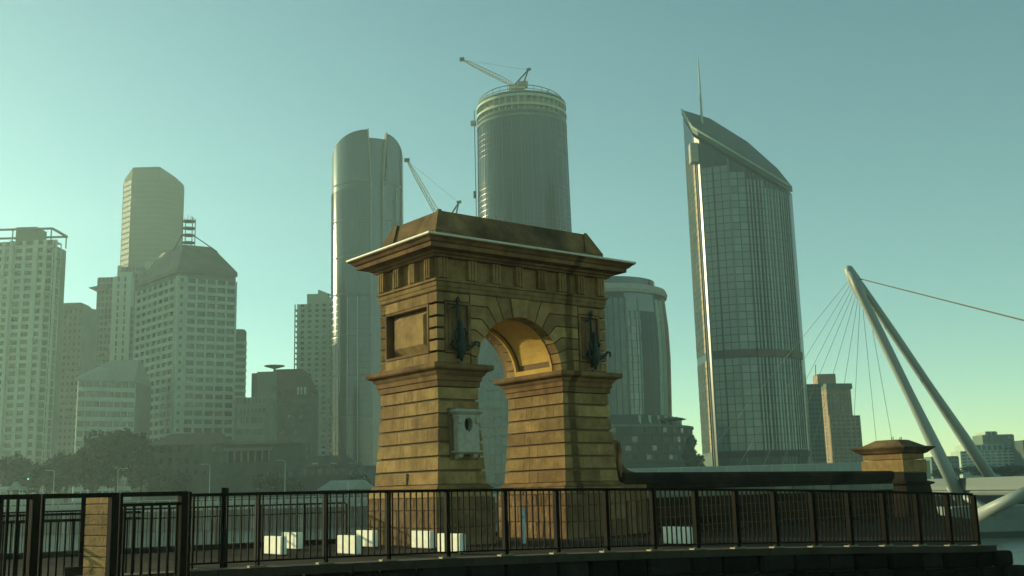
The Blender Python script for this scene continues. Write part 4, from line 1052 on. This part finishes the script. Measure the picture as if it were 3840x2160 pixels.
N_.part('canopy_disc', MB().lathe([(.3, cz_ - .6), (6, cz_ - .2), (7.2, cz_ + .2), (5, cz_ + .8), (.3, cz_ + 1.2)], (cxx, Y + nr * .35), 20), bdark)
N_.done()

# O: slanted-top glass tower with mast
Y = 560
O_l, O_lb = P2(2650, 1690, Y), P2(2632, 1690, Y + 26)
def opx(px, dY): return P2(px, 1690, Y + dY)
front = [opx(2692, -2), opx(2738, -5), opx(2800, -7.5), opx(2866, -7.5), opx(2934, -4), opx(2994, 3), opx(3034, 13)]
plan = [opx(2634, 30), opx(2672, 2)] + front + [opx(3044, 34), opx(2994, 50), opx(2884, 58), opx(2744, 52)]
O_ = Bld('slanted_glass_tower', ((plan[0].x + plan[6].x) / 2, Y + 15, G0), 'tall silvery glass tower with slanted crescent roof and mast', 'tower')
def proj(p):
    x, y, z = p[0], p[1], p[2] - EYE; d = y * cp + z * sp
    X, Yd = F_PX * x / d, -F_PX * (z * cp - y * sp) / d
    return 1920 + X * cr + Yd * sr, 1080 - X * sr + Yd * cr
def lerp_curve(c, x):
    for (x0, y0), (x1, y1) in zip(c[:-1], c[1:]):
        if x <= x1 or (x1, y1) == c[-1]: return y0 + (y1 - y0) * (x - x0) / (x1 - x0)
FRONT_C = [(2560, 440), (2592, 474), (2962, 698), (3000, 712)]
BACK_C = [(2556, 411), (2630, 432), (2668, 446), (2760, 498), (2860, 576), (2920, 636), (2965, 694), (3000, 730)]
def otop(p):
    z = 180.; c = BACK_C if p.y > Y + 22 else FRONT_C
    for _ in range(25):
        px, _py = proj((p.x, p.y, z)); z = zat(px, lerp_curve(c, px), p.y)
    return z
n_ = len(plan)
vs = [(p.x, p.y, G0) for p in plan] + [(p.x, p.y, otop(p) - 5.2) for p in plan]
O_.part('tower_body', MB().add(vs, [tuple(range(n_))[::-1]] + [(i, (i + 1) % n_, n_ + (i + 1) % n_, n_ + i) for i in range(n_)] + [tuple(range(n_, 2 * n_))]), glass_b)
cen = sum(plan, Vector((0, 0))) / n_
grow = [p + (p - cen).normalized() * .6 for p in plan]
rm_ = mat('tower_roof_metal', (.035, .05, .04), .6, .2, .1, spec=.2, coord='World')
T_ = {i: otop(p) for i, p in enumerate(grow)}
ft, bk_ = [1, 2, 3, 4, 5, 6, 7, 8], [0, 0, 12, 12, 11, 11, 10, 9]
rv = [(grow[i].x, grow[i].y, T_[i]) for i in range(n_)] + [(grow[i].x, grow[i].y, T_[i] - 3.2) for i in range(n_)]
rf = []
for k in range(7):
    a, b2, c2, d2 = ft[k], ft[k + 1], bk_[k + 1], bk_[k]
    rf.append((a, b2, c2) if c2 == d2 else (a, b2, c2, d2))
rf += [(i, (i + 1) % n_, n_ + (i + 1) % n_, n_ + i) for i in range(n_)]
O_.part('slanted_roof', MB().add(rv, rf), rm_)
O_.part('roof_rim', MB().tube([(p.x, p.y, otop(p) + .1) for p in grow[:9]], .55, 6), bwhite)
O_.part('roof_seam', MB().tube([(p.x * .75 + q.x * .25, p.y * .75 + q.y * .25, otop(p) * .75 + otop(q) * .25 + .15) for p, q in zip(plan[2:9], [plan[12], plan[12], plan[11], plan[11], plan[10], plan[10], plan[9]])], .35, 5), bgrey)
# glazing: real panes, floor by floor
zf0 = zat(2800, 1692, Y); fh = 3.95
zcrown = zat(2700, 612, Y)
def strip(p0, p1, nb, gm, ztop_lim=None, jit=0):
    e = p1 - p0; L = e.length; e = e.normalized(); nr_ = Vector((e.y, -e.x)); rz = math.atan2(e.y, e.x); cw = L / nb
    j = 0; z = zf0
    while True:
        if z + fh > (ztop_lim or 1e9): break
        any_ = False
        for i in range(nb):
            c = p0 + e * cw * (i + .5) + nr_ * .12
            if z + fh < min(otop(p0), otop(p1)) - 5:
                any_ = True
                if not (zat(2850, 1340, Y) < z + fh / 2 < zat(2850, 1312, Y)): O_.window((c.x, c.y, z + fh / 2), (cw * .9, .16, fh * .9), rz, gm)
        if not any_: break
        z += fh; j += 1
seq = plan[1:9]
for k, (p0, p1) in enumerate(zip(seq[:-1], seq[1:])):
    if k == 0: continue
    strip(p0, p1, max(1, round((p1 - p0).length / 3.6)), glass_s, zcrown + (0 if k < 5 else 40))
strip(plan[0], plan[1], 6, mat('sunlit_glass', (.34, .24, .11), .5, .2, .1, rand=.2, spec=.5, coord='World'), 1e9)  # narrow left face: warm sun reflection put into the glass colour
for z0, z1, k0, k1 in ((zat(2850, 1343, Y), zat(2850, 1314, Y), 2, 7), (zat(2850, 1715, Y), zat(2850, 1692, Y), 1, 7)):
    for k in range(k0, k1):
        p0, p1 = seq[k], seq[k + 1]; c = (p0 + p1) / 2; e = p1 - p0
        O_.box('plant_band', mat('bronze_band', (.07, .05, .025), .7, .2, .3, coord='World') if z0 > 60 else black, (c.x, c.y - .3, (z0 + z1) / 2), (e.length, .9, z1 - z0), math.atan2(e.y, e.x))
for k, (p0, p1) in enumerate(zip(seq[:-1], seq[1:])):
    for t in ([.0] if k < 4 else [0, .2, .4, .6, .8]):
        p = p0.lerp(p1, t); O_.part('vertical_fin', MB().beam((p.x, p.y - .25, G0), (p.x, p.y - .25, min(otop(p) - 5.5, 1e9 if k > 3 else zcrown)), .45 if k < 4 else .6, .8), bgrey if (k + int(t * 10)) % 2 else bdark)
p = plan[1]; O_.part('corner_column', MB().beam((p.x + .8, p.y - 1, G0), (p.x + .8, p.y - 1, zat(2600, 600, Y)), 1.2, 1.2), mat('corner_metal', (.35, .33, .26), .35, .15, .3, metal=.5, coord='World'))
c = at(2597, 575, Y); O_.part('corner_lantern', MB().bbox(c.x - 1.6, c.x + 2.8, Y - 2.6, Y + 3, zat(2597, 612, Y), zat(2597, 540, Y), .3), conc)
mb_ = at(2632, 446, Y + 26); mt_ = at(2618, 216, Y + 26)
O_.part('mast', MB().tube([(mb_.x, mb_.y, mb_.z - 6), (mb_.x, mb_.y, mb_.z + (mt_.z - mb_.z) * .5), (mb_.x, mb_.y, mt_.z)], [.75, .55, .22], 8), bwhite)
O_.done()

# P: brown apartment tower
Y = 650
p_l, p_c, p_r = P2(3072, 1640, Y + 16), P2(3112, 1640, Y), P2(3205, 1640, Y + 4)
Pb = Bld('brown_tower', (p_c.x, Y + 10, G0), 'brown balcony tower sunlit on its left side behind the slanted tower')
z1, z2 = zat(3105, 1560, Y), zat(3105, 1442, Y)
Pb.prism('wall', [p_l, p_c, p_r, p_r + Vector((0, 24)), p_l + Vector((0, 12))], G0, z2, bstone)
nf = 24
Pb.facade(p_l, p_c, G0 + 1, z2 - 3, 3, nf, mat('sunlit_window', (.12, .09, .05), .4, .3, .4, rand=.4, coord='World'), bstone, .4, .4, .35)  # left face windows: warm sunlight painted into the glass colour
Pb.facade(p_c, p_r - (p_r - p_c) * .12, z1 + 1, z2 - 6, 6, 9, glass_d, bstone, .35, .4, .5)
ll, lr_ = p_c + Vector((0, -3)), p_r + Vector((2.6, -3))
Pb.prism('lower_bay', [ll, lr_, lr_ + Vector((0, 20)), ll + Vector((0, 3))], G0, z1, bstone)
Pb.facade(ll, lr_, G0 + 1, z1, 6, 16, glass_d, bstone, .35, .4, .6)
Pb.prism('parapet', [p_l + Vector((-.6, -.6)), p_c + Vector((0, -1.2)), p_r + Vector((.8, -1)), p_r + Vector((.8, 24)), p_l + Vector((-.6, 14))], z2 - 2.6, z2 + .6, bgrey)
Pb.box('roof_house', bstone, ((at(3080, 1420, Y).x + at(3150, 1420, Y).x) / 2 - 1, Y + 10, z2 + 3.4), (11, 10, 7))
Pb.part('aerial', MB().beam((at(3072, 1400, Y).x, Y + 8, z2 + 6), (at(3072, 1365, Y).x, Y + 8, z2 + 13), .35), bdark); Pb.done()
# shorter pale wing against 1st tower base
Pw = Bld('glass_wing', (at(3060, 1650, 620).x, 620, G0), 'dim low glass wing tucked against the base of the slanted tower')
slab(Pw, 3020, 3072, 1440, 622, 16, bgrey, 4, 20, gm=glass_b, pier=.25, span=.3); Pw.done()

# Q, R: far low blocks at the right
def stack(name, lab, boxes, Yd):
    b = Bld(name, (at(boxes[0][0], 1700, Yd).x, Yd, G0), lab)
    for x0, x1, yt, nb, nf, m_ in boxes: slab(b, x0, x1, yt, Yd + random.uniform(-3, 3) + boxes.index((x0, x1, yt, nb, nf, m_)) * 2.5, 18, m_, nb, nf, pier=.25, span=.5)
    b.done()
stack('terraced_block', 'pale stepped terrace block seen behind the bridge mast legs', [(3572, 3790, 1690, 10, 7, bwhite), (3590, 3730, 1668, 7, 2, bwhite), (3660, 3772, 1630, 5, 3, bgrey), (3672, 3712, 1618, 2, 2, bwhite)], 780)
stack('corner_block', 'dark plain block at the right edge of the skyline', [(3808, 3900, 1650, 4, 9, bdark)], 760)
stack('small_block', 'small dark block between the terrace block and right edge', [(3768, 3806, 1658, 3, 8, bdark)], 790)
stack('low_block', 'low hazy building beside the white mast leg', [(3462, 3560, 1712, 7, 4, bgrey)], 700)

# ------------------------------------------------------------------ far bank: expressway, old buildings, lamps
ex = thing('river_expressway', (0, 300, WATER), 'long pale elevated expressway along the far river bank', 'viaduct')
zd = .35 - WATER
for k in range(30):
    x0 = -190 + k * 13
    part('deck_span', MB().box(x0 + .1, x0 + 12.9, 0, 13, zd - 1.4, zd), conc, ex)
    part('parapet_panel', MB().bbox(x0 + .15, x0 + 12.85, -.3, .1, zd - .2, zd + 1.05, .06), conc, ex)
    part('pier_column', MB().tube([(x0, 5, -1), (x0, 5, zd - 1.4)], .8, 10), conc, ex)
    part('guard_rail', MB().beam((x0, -.05, zd + 1.55), (x0 + 13, -.05, zd + 1.55), .12), bwhite, ex)
    for q in (0, 4.3, 8.6): link('rail_post', unit(bwhite), ex, (x0 + q, -.05, zd + 1.3), 0, (.14, .14, .6))
sw = thing('river_wall', (0, 314, WATER), 'dark stone river wall below the far bank', 'wall')
for k in range(34):
    part('wall_panel', MB().box(-230 + k * 14 + .05, -216 + k * 14 - .05, 0, 2.4, -.5, 8.2), bdark, sw)
# promenade rail in front of the slanted tower
gr = thing('glass_balustrade', (at(2300, 1760, 340).x, 340, 2), 'long pale glass balustrade below the slanted tower', 'balustrade')
zr_ = zat(2700, 1748, 340) - 2; zbq = -1
for k in range(14):
    part('glass_panel', MB().box(k * 7 + .06, k * 7 + 6.94, -.05, .05, zbq, zr_ - .2), mat('balustrade_glass', (.16, .22, .2), .3, .15, .1, coord='World'), gr)
    part('handrail', MB().box(k * 7, k * 7 + 7, -.1, .1, zr_ - .2, zr_), bwhite, gr)
    link('post', unit(bwhite), gr, (k * 7, -.1, zr_ / 2), 0, (.2, .2, zr_))
# old stone store
Y = 345; st0, st1 = P2(555, 1750, Y), P2(850, 1750, Y - 2)
Sb = Bld('stone_store', ((st0.x + st1.x) / 2, Y, G0), 'old shaded stone store with rows of small windows behind trees')
zt = zat(700, 1668, Y); Sb.prism('wall', [st0, st1, st1 + Vector((0, 14)), st0 + Vector((0, 14))], WATER, zt, oldst)
Sb.facade(st0, st1, zat(700, 1800, Y), zt - .5, 9, 3, glass_d, oldst, .6, .45, .2)
Sb.part('roof', MB().loft([[(st0.x - .6, Y - .9, zt), (st1.x + .6, Y - 2.9, zt), (st1.x + .6, Y + 15, zt), (st0.x - .6, Y + 15, zt)], [(st0.x + 5, Y + 7, zt + 4), (st1.x - 5, Y + 6, zt + 4), (st1.x - 5, Y + 7.5, zt + 4), (st0.x + 5, Y + 8, zt + 4)]]), roofdk); Sb.done()
Cb = Bld('colonnaded_building', (at(975, 1750, 342).x, 342, G0), 'stone building with a tall columned loggia on the far bank')
c0, c1 = P2(850, 1750, 342), P2(1108, 1750, 342); zt = zat(980, 1660, 342)
Cb.prism('wall', [c0, c1, c1 + Vector((0, 16)), c0 + Vector((0, 16))], WATER, zt, oldst)
zc0, zc1 = zat(930, 1732, 342), zat(930, 1690, 342)
n7 = 7; xa, xb = at(856, 1710, 342).x, at(1012, 1710, 342).x
for k in range(n7): Cb.box('column', mat('old_trim', (.10, .125, .085), .9, .2, .3, coord='World'), (xa + (xb - xa) * k / (n7 - 1), 341.3, (zc0 + zc1) / 2), (.62, .62, zc1 - zc0))
for k in range(n7 - 1): Cb.window((xa + (xb - xa) * (k + .5) / (n7 - 1), 341.9, (zc0 + zc1) / 2), ((xb - xa) / 6 * .8, .3, zc1 - zc0), 0, black)
Cb.box('entablature', mat('old_trim', (.10, .125, .085), .9, .2, .3, coord='World'), ((xa + xb) / 2, 341.2, zc1 + .4), (xb - xa + 2, 1.2, .9)); Cb.box('cornice', mat('old_trim', (.10, .125, .085), .9, .2, .3, coord='World'), ((c0.x + c1.x) / 2, 341.5, zt), (c1.x - c0.x + 1, 1.6, .7))
for k in range(4): Cb.window((at(1040 + k * 18, 1710, 342).x, 341.95, zat(1040, 1780, 342)), (.9, .3, 1.9), 0, glass_d)
Cb.done()
Hs = Bld('small_house', (at(1224, 1740, 335).x, 335, G0), 'small hip roofed house beside the columned building')
h0, h1 = P2(1130, 1750, 335), P2(1330, 1750, 335); zt = zat(1224, 1748, 335)
Hs.prism('wall', [h0, h1, h1 + Vector((0, 9)), h0 + Vector((0, 9))], WATER, zt, oldst)
Hs.facade(h0, h1, zat(1224, 1790, 335), zt - .3, 7, 1, glass_d, oldst, .5, .3, .15)
Hs.part('hip_roof', MB().loft([[(h0.x - .8, 334, zt), (h1.x + .8, 334, zt), (h1.x + .8, 345, zt), (h0.x - .8, 345, zt)], [(h0.x + 3.2, 339, zat(1224, 1706, 335)), (h1.x - 3.2, 339, zat(1224, 1706, 335)), (h1.x - 3.2, 340, zat(1224, 1706, 335)), (h0.x + 3.2, 340, zat(1224, 1706, 335))]]), roofdk)
for px in (1180, 1252, 1318): Hs.box('dormer', bwhite, (at(px, 1742, 335).x, 335.6, zat(px, 1741, 335)), (1.6, 1.2, .9))
Hs.done()
def canopy(name, lab, x0, x1, ye, yt, Yd):
    a, b_ = at(x0, ye, Yd), at(x1, ye, Yd); zt_ = zat((x0 + x1) / 2, yt, Yd)
    t = thing(name, (a.x, Yd, .4), lab, 'canopy'); w_ = b_.x - a.x; z = a.z - .4
    part('canopy_roof', MB().loft([[(0, 0, z), (w_, 0, z), (w_, 8, z), (0, 8, z)], [(w_ * .22, 3.5, zt_ - .4), (w_ * .8, 3.5, zt_ - .4), (w_ * .8, 4.5, zt_ - .4), (w_ * .22, 4.5, zt_ - .4)]]), roofpale, t)
    for q in (.04, .35, .65, .96): part('post', MB().box(w_ * q - .1, w_ * q + .1, .2, .4, -.1, z), bwhite, t)
    part('gable', MB().prism([(w_ * .62, z), (w_ * .98, z), (w_ * .8, z + 2.4)], -1, 1, 'y'), roofpale, t)
canopy('river_canopy', 'pale gabled canopy roof on the far bank left of the arch', 1185, 1402, 1838, 1800, 312)
canopy('white_canopy', 'low white curved canopy on the far bank at the left edge', -60, 88, 1840, 1824, 312)
# street lamps
def lamp(px, ytop, Yd, lab, arm=1):
    b_ = at(px, 1850, Yd); zt_ = zat(px, ytop, Yd); t = thing('street_lamp', (b_.x, Yd, .35), lab, 'street lamp', 'street lamps on the far bank'); h_ = zt_ - .35
    part('pole', MB().tube([(0, 0, 0), (0, 0, h_ * .6), (0, 0, h_)], [.16, .12, .09], 8), bwhite, t)
    part('arm', MB().tube([(0, 0, h_), (-.4 * arm, 0, h_ + .3), (-1.6 * arm, 0, h_ + .35)], .08, 6), bwhite, t)
    part('lamp_head', MB().bbox(-2.2 * arm - .4, -2.2 * arm + .5, -.15, .15, h_ + .25, h_ + .45, .04), bwhite, t)
lamp(440, 1762, 306, 'street lamp before the big dark tree at the left', -1)
lamp(785, 1745, 306, 'street lamp before the stone store', 1)
lamp(1068, 1730, 306, 'tall street lamp before the columned building', 1)
lamp(200, 1768, 306, 'street lamp at the far left above the white canopy', 1)
lamp(1306, 1810, 303, 'short street lamp beside the gabled canopy', 1)
# traffic signal
q = at(107, 1797, 304); ts = thing('traffic_signal', (q.x, 304, .35), 'traffic signal showing a small green light at the far left', 'traffic light')
part('pole', MB().tube([(0, 0, 0), (0, 0, q.z - .35 + .8)], .08, 6), bdark, ts)
part('housing', MB().bbox(-.25, .25, -.2, .1, q.z - .8, q.z + .9, .04), bdark, ts)
part('lens', MB().lathe([(.18, -.02), (.18, .1), (.01, .16)], n=10), emit('green_signal', (.15, 1, .55), 2.2), ts, (0, -.22, q.z - .35))

# ------------------------------------------------------------------ cable-stayed bridge
BY = 158
br = thing('footbridge', (at(3600, 1830, BY).x, BY, WATER), 'white cable stayed footbridge with leaning twin legged mast', 'bridge'); bo_ = Vector(br.location)
def bp_(nm, mb, m=bridge_w, smooth=False): mb.v = [tuple(Vector(v) - bo_) for v in mb.v]; return part(nm, mb, m, br, smooth=smooth)
hd = at(3178, 1012, BY)
l1, l2 = at(3600, 1868, BY), at(3722, 1802, BY + 9)
def leg(p, q, r0, r1, r2):
    pts = [p.lerp(q, t) for t in (0, .08, .3, .55, .8, 1)]; return MB().tube(pts, [r0 * .7, r0, r1, r1, r2, r2 * .95], 16)
bp_('mast_leg', leg(hd + Vector((.2, -.3, -.3)), l1, .62, .72, .92), smooth=True)
bp_('mast_leg', leg(hd + Vector((.7, .6, .0)), l2, .55, .66, .86), smooth=True)
bp_('mast_head', MB().tube([hd + Vector((-.15, 0, .5)), hd + Vector((.1, 0, .3)), hd + Vector((.9, .3, -1.4)), hd + Vector((1.9, .4, -4.0)), hd + Vector((2.2, .5, -5.2))], [.25, .62, .95, .8, .35], 14), smooth=True)
anchors = [(2547, 292), (2717, 276), (2820, 262), (2898, 250), (3002, 236), (3103, 222), (3188, 210), (3300, 190), (3372, 180)]
for k, (px, Yd) in enumerate(anchors):
    s0 = hd.lerp(l1, .035 + .014 * k + (.06 if k == 8 else 0)); e_ = at(px, 1792, Yd); e_.z = 1.4
    bp_('stay_cable', MB().tube([s0, e_], .034, 5), cable_m)
bs = at(3219, 1044, BY + .5); be = at(4700, 1420, 80)
bp_('back_stay', MB().tube([bs, be], .085, 6), mat('dark_cable', (.10, .09, .07), .6, .1))
# deck: from right foreground to far bank
dq = [at(4400, 1835, 118), at(3840, 1828, 142), at(3600, 1826, 158), at(3300, 1808, 195), at(2900, 1800, 245), at(2500, 1790, 300)]
for k, (p, q) in enumerate(zip(dq[:-1], dq[1:])):
    for s_ in range(4):
        a, b_ = p.lerp(q, s_ / 4), p.lerp(q, (s_ + 1) / 4)
        za, zb_ = .75, .75
        bp_('deck_segment', MB().loft([[(v.x, v.y, z_ - .55), (v.x, v.y, z_), (v.x + 2.0, v.y + 5, z_), (v.x + 2.0, v.y + 5, z_ - .55)] for v, z_ in ((a, za), (b_, zb_))]), mat('deck_grey', (.11, .14, .125), .7, .1, .2, coord='World'))
        bp_('deck_girder', MB().tube([(a.x + .8, a.y + .9, za - .85), (b_.x + .8, b_.y + .9, zb_ - .85)], .5, 8), MATS['deck_grey'])
        bp_('deck_railing', MB().loft([[(v.x, v.y + .05, z_), (v.x, v.y + .05, z_ + 1.15), (v.x, v.y + .1, z_ + 1.15), (v.x, v.y + .1, z_)] for v, z_ in ((a, za), (b_, zb_))]), mat('bridge_mesh', (.08, .11, .105), .6, .1))
pA, pB = at(3662, 1935, 146), at(3905, 1820, 140)
bp_('deck_strut', MB().tube([pA, pB], [.82, .78], 14), smooth=True)
pA2, pB2 = at(3668, 1940, 154), at(3900, 1990, 154)
bp_('deck_strut', MB().tube([at(3730, 1925, 152), at(3560, 1830, 160)], [.5, .5], 12), smooth=True)
pc0 = onz(3740, 2012, WATER)
bp_('pile_cap', MB().loft([[(pc0.x - 9 - o, pc0.y - 1 - o * .3, z), (pc0.x + 22 + o, pc0.y - 1 - o * .3, z), (pc0.x + 22 + o, pc0.y + 7, z), (pc0.x - 9 - o, pc0.y + 7, z)] for o, z in [(0, WATER - 1), (0, WATER + .9), (-1.5, WATER + 2.2), (-3, WATER + 4.2)]]), mat('pile_concrete', (.16, .19, .17), .9, .2, .4, coord='World'))
bp_('pile_skirt', MB().box(pc0.x - 9.6, pc0.x + 22.6, pc0.y - 1.5, pc0.y + 7.4, WATER - .8, WATER + .7), bdark)

# ------------------------------------------------------------------ trees
def crown_mesh(seed, n, rx, rz, leaf, m_):
    rnd = random.Random(seed); vs, fs = [], []
    lobes = [(rnd.uniform(-.55, .55) * rx, rnd.uniform(-.5, .5) * rx, rnd.uniform(-.35, .55) * rz, rnd.uniform(.35, .6)) for _ in range(11)]
    for k in range(n):
        lx_, ly, lz, lrad = rnd.choice(lobes)
        d = Vector((rnd.gauss(0, 1), rnd.gauss(0, 1), rnd.gauss(0, 1))).normalized() * (rnd.random() ** .45) * lrad
        c = Vector((lx_ + d.x * rx, ly + d.y * rx, lz + d.z * rz * .8))
        a = Vector((rnd.gauss(0, 1), rnd.gauss(0, 1), rnd.gauss(0, .6))).normalized(); b_ = a.cross(Vector((rnd.gauss(0, 1), rnd.gauss(0, 1), rnd.gauss(0, 1)))).normalized()
        s_ = leaf * rnd.uniform(.6, 1.3); o = len(vs)
        vs += [tuple(c + a * s_), tuple(c + b_ * s_ * .5), tuple(c - a * s_), tuple(c - b_ * s_ * .5)]; fs.append((o, o + 1, o + 2, o + 3))
    me = bpy.data.meshes.new('crown'); me.from_pydata(vs, [], fs); me.materials.append(m_); return me
CR = [crown_mesh(i, 3200, 1., 1., .10, leafm[i % 3]) for i in range(5)]
TR = [MB().tube([(0, 0, 0), (.03, .02, .4), (.0, .0, .75), (.05, 0, 1)], [.06, .045, .035, .015], 7).tube([(0, 0, .55), (.22, .05, .85), (.35, .08, 1.05)], [.03, .02, .008], 6).tube([(0, 0, .5), (-.2, -.1, .8), (-.34, -.1, 1.0)], [.03, .02, .008], 6).mesh('trunk', bark)]
def tree(px, ybase, ytop, wpx, Yd, lab, v=None, zb=None):
    b_ = at(px, ybase, Yd); zb = b_.z if zb is None else zb; top = zat(px, ytop, Yd); h_ = top - zb; w_ = wpx / F_PX * Yd
    t = thing('broadleaf_tree', (b_.x, Yd, zb), lab, 'tree', 'trees on the far bank')
    k = random.randrange(5) if v is None else v
    link('crown', CR[k], t, (0, 0, h_ * .54), random.uniform(0, 6), (w_ * .56, w_ * .56, h_ * .50))
    link('trunk', TR[0], t, (0, 0, 0), random.uniform(0, 6), (h_ * .55, h_ * .55, h_ * .6))
tree(440, 1850, 1600, 210, 332, 'largest dark tree at the left on the far bank', 0, 1.)
tree(360, 1850, 1655, 150, 330, 'broad tree left of the largest dark tree', 1, 1.)
tree(530, 1850, 1660, 130, 330, 'tree right of the largest dark tree before the stone store', 2, 1.)
tree(250, 1850, 1690, 150, 326, 'low spreading tree under the banded wing', 3, 1.)
tree(140, 1850, 1720, 170, 326, 'dark tree below the balcony apartment block', 4, 1.)
tree(30, 1850, 1700, 150, 328, 'dark tree at the left frame edge', 0, 1.)
tree(610, 1700, 1638, 120, 356, 'tree crown above the left end of the stone store roof', 1, 2.)
tree(700, 1700, 1645, 120, 358, 'tree crown above the middle of the stone store roof', 2, 2.)
tree(790, 1700, 1640, 110, 357, 'tree crown above the right end of the stone store roof', 3, 2.)
tree(600, 1850, 1740, 90, 322, 'small tree before the left part of the stone store', 4, 1.)
tree(1010, 1850, 1770, 90, 318, 'shrubby tree at the foot of the columned building', 0, 1.)
tree(1090, 1850, 1780, 90, 318, 'shrubby tree right of the tall street lamp', 1, 1.)
tree(1340, 1850, 1765, 110, 330, 'tree beside the arch right of the small house', 2, 1.)
tree(660, 1850, 1770, 110, 321, 'bush tree before the middle of the stone store', 3, 1.)
tree(2590, 1720, 1632, 44, 478, 'round bush on the upper edge of the hotel podium', 1, 13.)
tree(2588, 1740, 1676, 50, 474, 'round bush on the lower edge of the hotel podium', 2, 9.)
tree(2612, 1770, 1702, 80, 430, 'rounded tree between the hotel podium and the slanted tower', 3, 2.)
tree(3205, 1790, 1738, 130, 560, 'low dark tree below the brown tower', 4, 2.)
tree(3290, 1790, 1748, 110, 560, 'low dark tree behind the end pier', 0, 2.)
tree(3700, 1790, 1742, 150, 600, 'low dark tree under the terraced block', 1, 2.)
tree(3800, 1800, 1738, 140, 420, 'wide dark tree at the right edge behind the bridge deck', 2, 1.)
tree(3560, 1800, 1752, 120, 600, 'low tree between the two mast legs', 3, 2.)

# ------------------------------------------------------------------ haze
hm = bpy.data.materials.new('haze_air'); hm.use_nodes = True; hn = hm.node_tree; hn.nodes.clear()
pv = hn.nodes.new('ShaderNodeVolumePrincipled'); ho = hn.nodes.new('ShaderNodeOutputMaterial')
pv.inputs['Color'].default_value = (.74, .99, 1, 1); pv.inputs['Density'].default_value = HAZE_DENSITY; pv.inputs['Anisotropy'].default_value = .58
hn.links.new(pv.outputs[0], ho.inputs['Volume'])
hz = part('haze', MB().box(-1150, 1150, -160, 1060, WATER - 2, 285), None, None)
hz.data.materials.append(hm); hz['kind'] = 'stuff'
